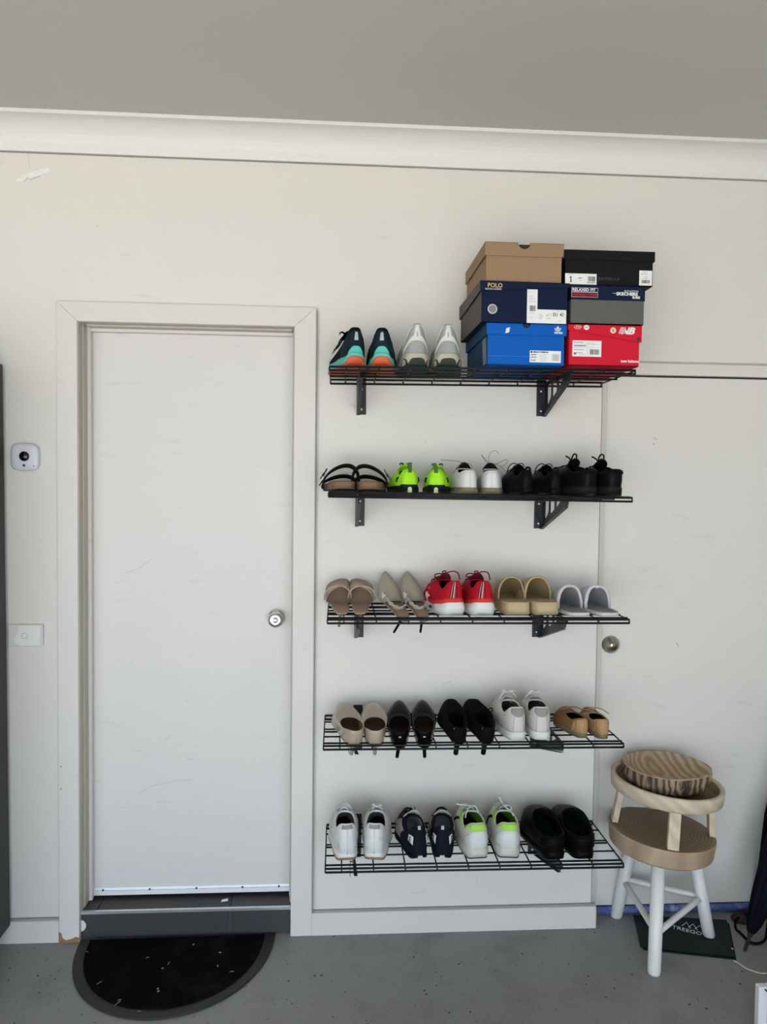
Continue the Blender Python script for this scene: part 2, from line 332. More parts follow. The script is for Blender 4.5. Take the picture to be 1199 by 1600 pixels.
# marks on the wall
m_filler = mat('filler', (0.80, 0.79, 0.77), 0.5, var=0.1, vscale=80, bump=0.6, bscale=120)
def wpoly(name, pts, y0, y1, m, parent): 
    MB().prism([(aty(u, v, 0).x, aty(u, v, 0).z) for u, v in pts], y0, y1).build(name, m, parent, bevel=.0008)
wpoly('torn_tape', [(44, 271), (76, 261), (79, 265), (78, 269), (46, 280), (42, 277)], -.0022, 0, m_filler, wall)
wpoly('torn_tape', [(24, 281), (42, 272), (44, 279), (37, 284), (27, 285)], -.0016, 0, m_filler, wall)
stroke(wall, [(42, 237), (44.5, 246), (46.5, 264)], 0.0002, .0006, 'crack'); stroke(wall, [(37, 284), (43, 277), (48, 281), (63, 275)], -.002, .0007, 'crack')
for pts in ([(560, 1055), (562, 1058), (566, 1060)], [(690, 1070), (700, 1066), (706, 1063)], [(640, 1396), (655, 1395), (665, 1393)], [(745, 1373), (746, 1379)], [(664, 688), (667, 692)], [(27, 833), (29, 838)], [(64, 842), (66, 846)], [(150, 352), (154, 355)], [(557, 430), (560, 432)]):
    stroke(wall, pts, 0.0003, .0008, 'scuff')

# ------------------------------------------------------------------ wire shelves
SX0, SX1, SD = -0.0739, 0.8877, 0.303
SH = [(1.9665, 1.9745, 0, 'top'), (1.579, 1.573, 0, 'second'), (1.1853, 1.1853, 0, 'third'), (0.788, .785, -.009, 'fourth'), (.3965, .393, 0, 'lowest')]
SHL = {0: 'topmost wire shelf on the wall, carrying the shoe boxes', 1: 'second wire shelf from the top, at eye level, carrying the lime shoes',
       2: 'middle wire shelf, carrying the red sneakers and tan clogs', 3: 'fourth wire shelf from the top, carrying the black heels',
       4: 'lowest wire shelf, near the floor, carrying white sneakers and black clogs'}
WR = .0028
def sz(k, x):
    z0, z1, dx, _ = SH[k]; return z0+(z1-z0)*((x-SX0-dx)/(SX1-SX0))
for k, (z0, z1, dx, nm) in enumerate(SH):
    root = thing('wire_shelf', 'black '+SHL[k], 'shelf', ((SX0+SX1)/2+dx, 0, (z0+z1)/2), rot=(0, -math.atan2(z1-z0, SX1-SX0), 0), group='black wire shelves on the wall')
    hl = (SX1-SX0)/2
    for y, z, r in ((-.006, 0, .0034), (-.006, -.014, .0034), (-SD*.25, 0, WR), (-SD*.5, 0, WR), (-SD*.5, -.0085, .0032), (-SD*.74, 0, WR), (-SD*.94, 0, .0032), (-SD, -.002, .0035), (-SD, -.0135, .0035)):
        MB().tube([(-hl, y, z-.0024), (hl, y, z-.0024)], r, 8).build('long_wire', m_black, root, smooth=True)
    xs = [-hl+.0005, -hl+.052]+[-hl+.052+.1011*i for i in range(1, 9)]+[hl-.0005]
    for x in xs:
        MB().tube([(x, 0-.004, -.016), (x, -.004, -.0065), (x, -.008, -.0055), (x, -SD+.004, -.0055), (x, -SD+.0005, -.008), (x, -SD+.0005, -.0165)], .0025, 6).build('cross_wire', m_black, root, smooth=True)
    for bx, sgn in ((.034, -1), (.671, 1)):
        x = bx-((SX0+SX1)/2+dx)
        hw = .0165
        br = MB().box(x-hw, -.0035, -.122, x+hw, -.0005, .034)
        tx = x+hw*sgn; t0, t1 = (tx-.0025, tx) if sgn > 0 else (tx, tx+.0025)
        # web plate with three rounded openings
        outer = [(-.001, -.0065), (-.290, -.0065), (-.290, -.022), (-.284, -.034), (-.006, -.124), (-.001, -.124)]
        def blob(pts, n=14):
            cy, cz = sum(p[0] for p in pts)/len(pts), sum(p[1] for p in pts)/len(pts); k_ = len(pts); out = []
            for i in range(k_):
                a, b_, c = Vector(pts[i-1]), Vector(pts[i]), Vector(pts[(i+1) % k_])
                for f in (0, .5, 1): out.append(tuple((a*.22+b_*.78)*(1-f)**2+b_*2*f*(1-f)+(c*.22+b_*.78)*f*f))
            return out
        holes = [blob([(-.030, -.016), (-.075, -.016), (-.075, -.062), (-.030, -.092)]), blob([(-.092, -.016), (-.142, -.016), (-.142, -.050), (-.092, -.068)]), blob([(-.160, -.016), (-.215, -.016), (-.190, -.030), (-.160, -.044)])]
        loops = [outer]+holes; flat = [p for l_ in loops for p in l_]
        tris = tessellate_polygon([[Vector((p[0], p[1], 0)) for p in l_] for l_ in loops])
        nf = len(flat); vs_ = [(t0, p[0], p[1]) for p in flat]+[(t1, p[0], p[1]) for p in flat]
        fs_ = [tuple(t_) for t_ in tris]+[tuple(i+nf for i in t_[::-1]) for t_ in tris]; o_ = 0
        for l_ in loops:
            n_ = len(l_); fs_ += [(o_+i, o_+(i+1) % n_, o_+(i+1) % n_+nf, o_+i+nf) for i in range(n_)]; o_ += n_
        br.add(vs_, fs_)
        # flange folded along the sloping edge
        xa, xb = (x-hw+.004, tx) if sgn > 0 else (tx, x+hw-.004)
        br.add([(xa if sgn < 0 else tx-.012, -.006, -.122), (xb if sgn > 0 else tx+.012, -.006, -.122), (xb if sgn > 0 else tx+.012, -.286, -.036), (xa if sgn < 0 else tx-.012, -.286, -.036),
                (xa if sgn < 0 else tx-.012, -.006, -.1245), (xb if sgn > 0 else tx+.012, -.006, -.1245), (xb if sgn > 0 else tx+.012, -.286, -.0385), (xa if sgn < 0 else tx-.012, -.286, -.0385)],
               [(0,1,2,3),(7,6,5,4),(0,4,5,1),(1,5,6,2),(2,6,7,3),(3,7,4,0)])
        b_ = br.build('bracket', m_bracket, root)
        for zz in (-.034, -.104):
            mb = MB().lathe([(.0055, 0), (.0055, .0022), (.003, .0042), (.0008, .0045)], 14); mb.v = [(a+x, -c-.0035, b+zz) for a, b, c in mb.v]
            mb.build('screw', m_screw, b_, smooth=True)
tag(MB().tube([(.0, 0, .008), (.001, .0, .0), (.0, .001, -.02), (.001, 0, -.045)], .0012, 6).tube([(.0, 0, .002), (.008, .0, .003)], .0018, 6).xf(Matrix.Translation((atz(547, 1345, .395).x, -.266, .392))).build('cable_tie', m_black), 'short black cable tie hanging under the lowest shelf at its left end', 'cable tie')
tag(MB().tube([(.0, 0, .006), (.001, .0, .0), (.0, .001, -.02), (.001, 0, -.036)], .0010, 6).xf(Matrix.Translation((atz(545, 1160, .787).x, -.282, .786))).build('cable_tie', m_black), 'short black cable tie hanging under the fourth shelf by the nude pumps', 'cable tie')

# ------------------------------------------------------------------ small fittings on the wall
m_wplastic = mat('white_plastic', (0.66, 0.66, 0.74), 0.35)
m_lens = mat('black_lens', (0.004, 0.004, 0.006), 0.15)
sc_ = aty(40, 714.5, -.01)
t = thing('motion_sensor', 'white rounded square sensor with a black round eye, high left of the door', 'sensor', (sc_.x, 0, sc_.z))
def squircle(a, n=40, e=3.6): return [(a*abs(math.cos(2*PI*i/n))**(2/e)*(1 if math.cos(2*PI*i/n) >= 0 else -1), a*abs(math.sin(2*PI*i/n))**(2/e)*(1 if math.sin(2*PI*i/n) >= 0 else -1)) for i in range(n)]
mb = MB(); vs = []
for a, y in ((.044, -.0002), (.0465, -.008), (.046, -.018), (.042, -.022), (.030, -.0235)): vs += [(x, y, z) for x, z in squircle(a)]
mb.add(vs, [(i*40+j, i*40+(j+1) % 40, (i+1)*40+(j+1) % 40, (i+1)*40+j) for i in range(4) for j in range(40)]+[tuple(range(160, 200))]).build('case', m_wplastic, t, smooth=True)
knob_part([(.017, 0), (.0165, .004), (.012, .008), (.001, .0095)], 'lens', m_lens, t, (.001, -.0225, .003), 24)
MB().prism([(0, -.033), (.006, -.028), (0, -.023), (-.006, -.028)], -.0245, -.022).build('indicator', m_dark, t)
MB().prism([(.030, -.031), (.034, -.031), (.034, -.028), (.030, -.028)], -.0238, -.020).build('mark', m_dark, t)
p0 = aty(14, 975, 0); p1 = aty(69, 1009, 0)
t = thing('light_switch', 'switch plate with torn white paper taped over it, low left of the door', 'switch', ((p0.x+p1.x)/2, 0, (p0.z+p1.z)/2))
w2, h2 = (p1.x-p0.x)/2, (p0.z-p1.z)/2
MB().box(-w2, -.010, -h2, w2, -.0002, h2).build('plate', m_trim, t, bevel=.003)
MB().prism([(-.022, -h2+.003), (.050, -h2+.002), (.052, h2-.004), (-.024, h2-.003), (-.022, h2*.5), (-.030, 0), (-.041, -.020)][::1], -.0118, -.010).build('torn_paper', m_paper, t)
MB().box(.0535, -.0125, -h2+.002, .059, -.010, h2-.002).build('side_strip', m_wplastic, t)
mb = MB(); pts = [(x*.19-.002, -.0122, z*.19-.001) for x, z in squircle(.0465, 24, 3)]; mb.tube(pts, .0006, 4, closed=True).build('button', m_shadowgap, t)

# ------------------------------------------------------------------ dark cabinet at the left edge
m_cab = mat('charcoal_laminate', (0.02, 0.022, 0.024), 0.5, var=0.05)
t = thing('storage_cabinet', 'tall charcoal cabinet at the left edge of the photo', 'cabinet', (-1.155, -.0, 0))
MB().box(-.55, -.46, .07, -.003, -.022, 1.99).build('carcass', m_cab, t, bevel=.002)
for x0, x1 in ((-.548, -.278), (-.274, -.004)):
    d = MB().box(x0, -.480, .075, x1, -.4605, 1.985).build('door', m_cab, t, bevel=.002)
    MB().tube([(-.276+(.03 if x0 > -.4 else -.03), -.481, .95), (-.276+(.03 if x0 > -.4 else -.03), -.505, .96), (-.276+(.03 if x0 > -.4 else -.03), -.505, 1.1), (-.276+(.03 if x0 > -.4 else -.03), -.481, 1.11)], .005, 8).build('handle', m_alu, d, smooth=True)
for x in (-.51, -.05):
    for y in (-.42, -.07): MB().lathe([(.02, 0), (.02, .07)], 16, 0, (x, y, 0)).build('leg', m_black, t)
t.rotation_euler = (0, -.006, 0)

# ------------------------------------------------------------------ doormat
m_rub = mat('black_rubber', (0.016, 0.017, 0.018), 0.6, var=0.2, bump=0.3, bscale=120)
m_carpet = mat('black_ribbed_carpet', (0.004, 0.004, 0.005), 0.95, spec=0.05, var=0.3, vscale=120, bump=0.8, bscale=300, wear=(0.02, 0.02, 0.02), wscale=9, wamt=0.5)
t = thing('door_mat', 'black half-round rubber doormat in front of the door step', 'doormat', (-.588, -.006, 0), rz=.012)
def half(a, b, n=40): return [(-a*math.cos(PI*i/n), -b*math.sin(PI*i/n)**.92) for i in range(n+1)]
A, B = .336, .405
poly = half(A, B); n = len(poly)
MB().prismz(poly[::-1], 0.0005, .007).build('rubber_rim', m_rub, t, bevel=.003)
inn = [(x*(A-.036)/A, -.014+y*(B-.05)/B) for x, y in poly]
MB().prismz(inn[::-1], .0071, .0105).build('carpet_inlay', m_carpet, t)
mb = MB(); n = 0
for i in range(44):
    x = -A+.045+i*(2*A-.09)/43; yy = (B-.05)*math.sqrt(max(0, 1-(x/(A-.036))**2))
    mb.box(x-.0016, -.016-yy+.012, .0105, x+.0016, -.018, .0122)
mb.build('ribs', m_carpet, t)
m_lint = mat('lint', (0.30, 0.30, 0.28), 0.9)
mb = MB()
for u, v, l, a in ((230, 1496, .010, .5), (263, 1505, .016, 1.3), (154, 1535, .018, .9), (182, 1567, .022, 1.0), (185, 1562, .01, .4), (343, 1489, .008, 0), (302, 1476, .006, 1), (361, 1519, .014, .1), (215, 1580, .01, .2), (136, 1486, .012, 2.6), (245, 1545, .006, 1), (253, 1513, .005, 0), (339, 1510, .007, 2), (246, 1549, .006, .7)):
    q = atz(u, v, .013); q = q-Vector((-.588, -.006, 0)); mb.tube([(q.x-l/2*math.cos(a), q.y-l/2*math.sin(a), .0128), (q.x, q.y+.001, .0136), (q.x+l/2*math.cos(a), q.y+l/2*math.sin(a), .0128)], .0009 if l > .009 else .0018, 5)
tag(mb.build('lint', m_lint, t), kind='stuff')

# ------------------------------------------------------------------ shoe boxes on the top shelf
m_ink = mat('black_ink', (0.02, 0.02, 0.02), 0.6); m_wink = mat('white_ink', (0.80, 0.80, 0.80), 0.6); m_label = mat('label_paper', (0.80, 0.80, 0.80), 0.5)
m_gink = mat('grey_ink', (0.33, 0.33, 0.34), 0.6)
m_in = mat('box_inside_shade', (0.03, 0.025, 0.02), 0.9)  # near-black stands in for the shade inside a closed box
def shoe_box(label, u0, u1, z0, h, depth, mats, lip, lipr, yf=-.34, rz=0.0, notch=None, ov=.005, round_=False, lo=0.0, name='shoe_box', sidelip=None):
    """front bottom left corner from the photo; lip/lipr = lid lip height left/right; local origin = front bottom centre"""
    zc = z0+h/2
    xl, xr = aty(u0, 600, yf).x, aty(u1, 600, yf).x
    c = Vector(((xl+xr)/2, yf, z0)); W = (xr-xl)/2
    t = thing(name, label, 'box', c, rz=rz, group='shoe boxes stacked on the top shelf')
    mbody, mlid = mats
    T = .002; Wb = W-ov
    hz = h-.004
    # body : four walls and a base ; front wall may carry the thumb hole
    b = MB()
    if notch: 
        r = notch[1]*1.12; nx = notch[0]; top = [(nx+r*math.cos(a), hz-.004+r*math.sin(a)) for a in [PI+i*PI/12 for i in range(13)]]
        poly = [(-Wb, 0), (Wb, 0), (Wb, hz-.004)]+top[::-1]+[(-Wb, hz-.004)]
    else: poly = [(-Wb, 0), (Wb, 0), (Wb, hz-.004), (-Wb, hz-.004)]
    b.prism(poly, ov, ov+T)
    b.box(-Wb, depth-T, 0, Wb, depth, hz-.004); b.box(-Wb, ov+T, 0, -Wb+T, depth-T, hz-.004); b.box(Wb-T, ov+T, 0, Wb, depth-T, hz-.004); b.box(-Wb, ov, 0, Wb, depth, T)
    b.box(-Wb+.01, .05, T, Wb-.01, depth-.05, hz-.045)
    body = b.build('body', mbody, t)
    l = MB()
    l.box(-W, 0, h-T, W, depth+ov, h)
    if notch:
        r = notch[1]; nx = notch[0]; top = [(nx+r*math.cos(a), h-.0005+r*math.sin(a)) for a in [PI+i*PI/14 for i in range(15)]]
        l = MB(); l.box(-W, r*.9, h-T, W, depth+ov, h); l.box(-W, 0, h-T, nx-r, r*.9, h); l.box(nx+r, 0, h-T, W, r*.9, h)
    zl, zr = h-lip, h-lipr
    rr = .012 if round_ else .0005
    bot = [(-W, zl)] + [(W-rr+rr*math.sin(a), zr+rr-rr*math.cos(a)) for a in [i*PI/2/6 for i in range(7)]]
    poly = bot+[(W, h)]+((top[::-1]) if notch else [])+[(-W, h)]
    l.prism(poly, 0, T)
    s0, s1 = sidelip or (lip, lip)
    l.prismx([(T, zl), (depth, h-s1), (depth, h-T), (T, h-T)], -W, -W+T)
    l.prismx([(T, zr), (depth, h-s1), (depth, h-T), (T, h-T)], W-T, W)
    l.box(-W, depth+ov-T, h-s1, W, depth+ov, h-T)
    lid = l.build('lid', mlid, t)
    if notch: MB().prism([(nx-r, h-r-.004), (nx+r, h-r-.004), (nx+r, h-.003), (nx-r, h-.003)], ov+T+.004, ov+T+.005).build('hole_shade', m_in, t)  # dark sheet behind the thumb hole, painting the shade inside the box
    return t, body, lid, W, h
def card(parent, x0, z0, x1, z1, y, m=None, name='label'):
    return MB().box(x0, y-.0006, z0, x1, y, z1).build(name, m or m_label, parent)
def barcode(parent, x0, z0, x1, z1, y, seed=1, name='barcode', mx=None):
    rnd = random.Random(seed); mb = MB(); x = x0
    while x < x1:
        wd = rnd.choice((.0007, .0011, .0018)); mb.box(x, y-.0003, z0, min(x+wd, x1), y, z1); x += wd+rnd.choice((.0007, .0012))
    return mb.build(name, mx or m_ink, parent)
def lines(parent, x0, z, x1, n, dz, y, seed=0, hh=.0011, name='small_print', mx=None):
    rnd = random.Random(seed); mb = MB()
    for i in range(n):
        x = x0; e = x1-(x1-x0)*rnd.random()*.4
        while x < e:
            wd = rnd.uniform(.0015, .005); mb.box(x, y-.0002, z-i*dz, min(x+wd, e), y, z-i*dz+hh); x += wd+.001
    return mb.build(name, mx or m_gink, parent)
def disc(parent, x, z, r, y, m, name='roundel', ry=None, ring=None):
    ry = ry or r
    p = MB().prism([(x+r*math.cos(a*PI/12), z+ry*math.sin(a*PI/12)) for a in range(24)], y-.0005, y).build(name, m, parent)
    return p
c_blue = mat('blue_card', (0.003, 0.105, 0.46), 0.6, spec=0.12, var=0.05, vscale=20); c_dblue = mat('blue_card_side', (0.012, 0.055, 0.12), 0.6, spec=0.12, var=0.15)
c_red = mat('red_card', (0.60, 0.012, 0.035), 0.6, spec=0.12, var=0.04); c_navy = mat('navy_card', (0.005, 0.012, 0.038), 0.6, spec=0.12, var=0.06)
c_taupe = mat('taupe_card', (0.115, 0.098, 0.088), 0.6, spec=0.12); c_kraft = mat('kraft_card', (0.31, 0.20, 0.115), 0.6, spec=0.12, var=0.04, vscale=50)
c_bk = mat('black_card', (0.008, 0.009, 0.009), 0.6, spec=0.12); c_grey = mat('grey_card', (0.115, 0.113, 0.108), 0.6, spec=0.12)
c_gold = mat('gold_print', (0.62, 0.45, 0.16), 0.4, 0.5); c_dred = mat('dark_red_print', (0.16, 0.01, 0.015), 0.6, spec=0.12)
ZS = SH[0][1]+.0018-.003
def split_sides(o, mside):      # side walls of another colour card: every face that looks sideways
    o.data.materials.append(mside)
    for p in o.data.polygons:
        if abs(p.normal.x) > .9: p.material_index = 1
# blue box
t, body, lid, W, h = shoe_box('bright blue shoe box with white trefoil mark, bottom left of the stack', 759, 884.5, ZS+.001, .125, .325, (c_blue, c_blue), .035, .034, rz=.018, notch=(-.001, .013), ov=.0055, round_=False)
split_sides(body, c_dblue); split_sides(lid, c_dblue)
mb = MB()
for i in range(3): mb.add([(-W+.0015, .020+i*.018, .004), (-W+.0015, .029+i*.018, .004), (-W+.0015, .045+i*.018, .088), (-W+.0015, .036+i*.018, .088)], [(0, 1, 2, 3)])
mb.v = [(x+.0015, y, z) for x, y, z in mb.v]; mb.v = [(-(W-.0055)-.0004, y, z) for x, y, z in mb.v]
mb.build('side_stripes', mat('pale_stripe', (.42, .45, .5), .5), body)
def trefoil(parent, cx, cz, s, y, m):
    mb = MB()
    for a, l in ((0, 1.0), (.95, .92), (-.95, .92)):
        P = []
        for i in range(13):
            q = i/12; wd = .27*math.sin(PI*q**.8)*(1 if a == 0 else .95); P.append((wd, q*l))
        for i in range(11, 0, -1):
            q = i/12; P.append((-.27*math.sin(PI*q**.8), q*l))
        ca, sa = math.cos(a), math.sin(a); P = [(cx+s*(x*ca+z*sa), cz+s*(-x*sa+z*ca)) for x, z in P]
        mb.prism(P, y-.0005-.0001*(a > 0), y)
    o_ = mb.build('trefoil_mark', m, parent)
    mb = MB()
    for i in range(3): mb.box(cx-s*.75, y-.0009, cz+s*(.13+.13*i)-.0004, cx+s*.75, y-.0006, cz+s*(.13+.13*i)+.0004*1)
    mb.build('mark_lines', c_blue, parent)
trefoil(lid, .097, h-.019, .015, -.0001, m_wink)
text('adidas', .0105, 'lettering', m_wink, lid, (.0865, -.0004, h-.0275), bold=.0003, sx=1.0)
disc(lid, -.0595, h-.0215, .0058, -.0001, m_wink, 'splash_mark', ry=.0075); disc(lid, -.0545, h-.0145, .0022, -.0001, m_wink, 'splash_mark'); disc(lid, -.064, h-.0275, .003, -.0001, m_wink, 'splash_mark')
lb = card(body, .012, .009, .110, .045, .0054)
card(lb, .0145, .038, .0205, .0430, .0048, m_ink, 'logo_block')
text('SEELEY PUREBLUE', .0050, 'lettering', m_ink, lb, (.0225, .0045, .0388), bold=.0003, sx=1.2)
lines(lb, .016, .031, .035, 1, .01, .0048, 3, .003, mx=m_ink); lines(lb, .016, .023, .035, 1, .01, .0048, 4, .003, mx=m_ink); lines(lb, .016, .014, .035, 1, .01, .0048, 5, .003, mx=m_ink)
lines(lb, .045, .0315, .075, 5, .0045, .0048, 6)
barcode(lb, .082, .015, .1045, .035, .0048, 4, mx=m_gink)
mb = MB(); mb.box(-W+.006, .0052, .026, .08, .0056, .0266); mb.build('crease', mat('worn_blue', (.10, .26, .6), .6), body)
# red box
t, body, lid, W, h = shoe_box('red shoe box with slanted lid, bottom right of the stack', 886.5, 1001.5, ZS+.0035, .126, .325, (c_red, c_red), .018, .052, ov=.0055, notch=None)
LY = -.0001
disc(lid, -W+.030, h-.0095, .0115, LY, m_wink, 'outline_stamp', ry=.0062); disc(lid, -W+.030, h-.0095, .0105, -.0006, c_red, 'stamp_inner', ry=.0053); text('RUN', .007, 'lettering', m_wink, lid, (-W+.0235, -.0013, h-.0118))
disc(lid, -W+.057, h-.0105, .0088, LY, m_wink, 'oval_sticker', ry=.0075); text('1906', .0055, 'lettering', c_dred, lid, (-W+.0505, -.0010, h-.0124))
disc(lid, W-.091, h-.0175, .0090, LY, mat('cream_print', (.75, .66, .42), .6), 'round_sticker', ry=.0092); disc(lid, W-.091, h-.0175, .0036, -.0007, m_gink, 'sticker_centre', ry=.0052)
text('N', .0285, 'lettering', m_wink, lid, (W-.066, -.0004, h-.0275), shear=.35, bold=.0012, sx=1.0)
text('B', .0285, 'lettering', m_wink, lid, (W-.0445, -.0004, h-.0275), shear=.35, bold=.0013, sx=1.15)
mb = MB()
for i in range(5): z = h-.0262+i*.0042; mb.prism([(W-.0745+i*.0016, z), (W-.052, z), (W-.052, z+.0018), (W-.0735+i*.0016, z+.0018)], -.0006, 0)
mb.build('speed_stripes', m_wink, lid)
disc(lid, W-.010, h-.042, .0055, LY, m_ink, 'punched_hole', ry=.0065)
text('new balance', .0118, 'lettering', m_wink, body, (W-.063, .0052, .0125), bold=.0003)
lb = card(body, -W+.016, .0275, -W+.107, .0765, .0054)
lines(lb, -W+.021, .069, -W+.052, 1, .01, .0048, 8, .003, mx=m_gink); lines(lb, -W+.06, .070, -W+.09, 2, .004, .0048, 9)
lines(lb, -W+.021, .059, -W+.07, 1, .01, .0048, 10, .003, mx=m_ink); lines(lb, -W+.021, .047, -W+.06, 2, .009, .0048, 11, .0025); lines(lb, -W+.021, .033, -W+.03, 1, .01, .0048, 12, .006, mx=m_ink); lines(lb, -W+.036, .034, -W+.06, 1, .01, .0048, 13)
mb = MB(); mb.box(-W+.019, .0045, .0555, -W+.104, .0048, .0560); mb.box(-W+.064, .0045, .030, -W+.0645, .0048, .0555); mb.box(-W+.019, .0045, .0645, -W+.104, .0048, .0649); mb.build('ruled_lines', m_gink, lb)
barcode(lb, -W+.071, .034, -W+.100, .050, .0048, 7)
# navy box
zb = ZS+.001+.125+.0016
t, body, lid, W, h = shoe_box('large navy shoe box with gold lettering and L-shaped label, middle left of the stack', 748, 888.5, zb, .1235, .336, (c_navy, c_navy), .031, .011, yf=-.345, rz=.02, ov=.0055, sidelip=(.044, .044))
split_sides(body, c_taupe); split_sides(lid, c_taupe)
text('POLO', .0185, 'lettering', c_gold, lid, (-W+.0225, -.0004, h-.0195), bold=.0005, sx=.95)
text('RALPH LAUREN', .0072, 'lettering', m_wink, lid, (-W+.0155, -.0004, h-.0270), sx=1.0)
disc(body, -W+.040, .0400, .0145, .0054, m_wink, 'round_emblem'); disc(body, -W+.040, .0400, .0125, .0049, mat('emblem_grey', (.20, .21, .21), .5), 'emblem_face')
lb = MB().prism([(.0075, .001), (.131, .001), (.131, .043), (.040, .043), (.040, .103), (.0075, .103)], .0048, .0054).build('label', m_label, body)
lines(lb, .011, .094, .019, 1, .01, .0048, 1); lines(lb, .013, .082, .036, 5, .0042, .0048, 2); barcode(lb, .0155, .037, .0345, .054, .0048, 3); lines(lb, .014, .031, .036, 1, .01, .0048, 5); lines(lb, .016, .017, .032, 1, .01, .0048, 6)
lines(lb, .046, .027, .060, 5, .0035, .0048, 9); lines(lb, .068, .018, .084, 2, .0035, .0048, 12); lines(lb, .1, .037, .127, 1, .0035, .0048, 13); lines(lb, .105, .0095, .122, 1, .0035, .0048, 15)
mb = MB(); mb.tube([(.066, .0045, .0245), (.071, .0045, .0262), (.076, .0045, .0300), (.079, .0045, .0290), (.085, .0045, .0305), (.087, .0045, .0250), (.080, .0045, .0243), (.066, .0045, .0240)], .0005, 4); mb.build('shoe_outline', m_gink, lb)
text('EU  43', .0150, 'lettering', m_ink, lb, (.0895, .0044, .0235), sx=.80, bold=.0002)
# grey box with navy lid
zb2 = ZS+.0035+.126+.0016
t, body, lid, W, h = shoe_box('grey shoe box with navy lid, middle right of the stack', 889.5, 1005, zb2, .1185, .325, (c_grey, c_navy), .0455, .0455, ov=.002, notch=(-.004, .0085))
W_ = W
lb = card(lid, -W+.002, h-.0225, -W+.0845, h-.0095, 0, m_wink, 'name_plate'); card(lb, -W+.0028, h-.0218, -W+.0837, h-.0102, -.0004, c_navy, 'navy_field'); text('RELAXED FIT', .0125, 'lettering', m_wink, lb, (-W+.0040, -.0013, h-.0203), bold=.0003, sx=1.0)
lb = card(lid, -W+.002, h-.0385, -W+.0845, h-.0235, 0, m_wink, 'name_plate'); card(lb, -W+.0028, h-.0378, -W+.0837, h-.0243, -.0004, c_dred, 'red_field'); text('MEMORY FOAM', .0110, 'lettering', mat('red_print', (.42, .04, .05), .6), lb, (-W+.0060, -.0013, h-.0350), sx=1.0)
text('SKECHERS', .0130, 'lettering', m_wink, lid, (W-.0905, -.0004, h-.0295), sx=1.12, bold=.0006)
text('ELEVATION', .0075, 'lettering', m_wink, lid, (W-.066, -.0004, h-.0190), sx=1.15)
text('SURE', .0095, 'lettering', m_wink, lid, (W-.040, -.0004, h-.0385), sx=1.1, bold=.0005)
mb = MB(); mb.box(W-.102, -.0005, h-.0245, W-.089, 0, h-.0235); mb.build('dash_mark', m_wink, lid)
# kraft box
zb3 = zb+.1235+.0016
t, body, lid, W, h = shoe_box('plain brown kraft shoe box, top left of the stack', 755, 877.5, zb3, .1185, .330, (c_kraft, c_kraft), .041, .041, yf=-.338, rz=.006, notch=(-.001, .019), ov=.005, round_=True, sidelip=(.041, .041))
# black box
zb4 = zb2+.1185+.0012
t, body, lid, W, h = shoe_box('black shoe box with two white stickers, top right of the stack', 878.5, 1019, zb4, .1055, .320, (c_bk, c_bk), .030, .030, yf=-.336, rz=-.006, ov=.0045, sidelip=(.030, .030))
lb = card(body, -W+.0045, .001, -W+.103, .034, .0040)
MB().prism([(-W+.0195, .0085), (-W+.0265, .0075), (-W+.0262, .0100), (-W+.0245, .0105), (-W+.0240, .0255), (-W+.0215, .0255), (-W+.0175, .0215), (-W+.0185, .0200), (-W+.0210, .0215), (-W+.0212, .0108), (-W+.0195, .0105)], .0033, .0035).build('numeral', m_ink, lb); lines(lb, -W+.013, .031, -W+.03, 1, .01, .0034, 1)
lines(lb, -W+.047, .019, -W+.063, 1, .01, .0034, 2, .003, mx=m_ink); lines(lb, -W+.05, .012, -W+.056, 1, .01, .0034, 3, .002); barcode(lb, -W+.076, .011, -W+.099, .026, .0034, 11); lines(lb, -W+.072, .0065, -W+.102, 1, .01, .0034, 4, .002, mx=m_ink)
text('BAVEELLA', .0125, 'lettering', mat('faint_print', (.075, .07, .06), .4), body, (-W+.109, .0040, .0165), space=1.25)
lb = card(body, W-.047, .003, W-.0065, .0485, .0040)
lines(lb, W-.036, .0425, W-.018, 1, .01, .0034, 5, .002); lines(lb, W-.042, .037, W-.010, 1, .01, .0034, 6, .0018); lines(lb, W-.03, .029, W-.02, 1, .01, .0034, 7, .002); lines(lb, W-.036, .0235, W-.018, 1, .01, .0034, 8, .002); barcode(lb, W-.039, .0095, W-.014, .020, .0034, 9)

# ------------------------------------------------------------------ stool, stand, bowl
m_white = mat('white_enamel', (0.74, 0.735, 0.71), 0.35, var=0.02)
w_ring = wood('end_grain', (.20, .14, .082), (.31, .23, .15), 'rings', 27, 2.2)
w_side = wood('raw_side_wood', (.34, .235, .15), (.48, .36, .25), 'bands', 2.5, 9, stretch=(1, 1, .3), rough=.7)
w_pale = wood('pale_wood', (.54, .43, .315), (.66, .555, .43), 'bands', 7, 6, rot=(0, .9, .2), rough=.7)
w_bowl = wood('bowl_wood', (.30, .20, .115), (.53, .40, .265), 'rings', 13, 2.6, rot=(1.35, .25, 0), rough=.6)
w_bark = wood('bowl_side', (.04, .024, .014), (.40, .28, .18), 'bands', 13, 11, rot=(0, 0, .35), stretch=(1, 1, .22), rough=.75)
SCX, SCY = 1.104, -.10
st = thing('stool', 'round wooden seat stool on three white legs, right of the shelves', 'stool', (SCX, SCY, 0))
TL = .060                                              # the seat slopes down to the right
Rt = Matrix.Translation((0, 0, .406)) @ Matrix.Rotation(TL, 4, 'Y')
mb = MB(); prof = [(.001, -.068), (.162, -.068), (.173, -.060), (.177, -.020), (.179, -.006), (.176, 0), (.001, .0005)]
mb.lathe([(r, z) for r, z in prof], 56, 0)
N_ = 56
mb.m = [1 if f_[0] >= 5*N_ else 0 for f_ in mb.f]
mb.m[-1] = 1
mb.xf(Matrix.Translation((0, 0, 0)))
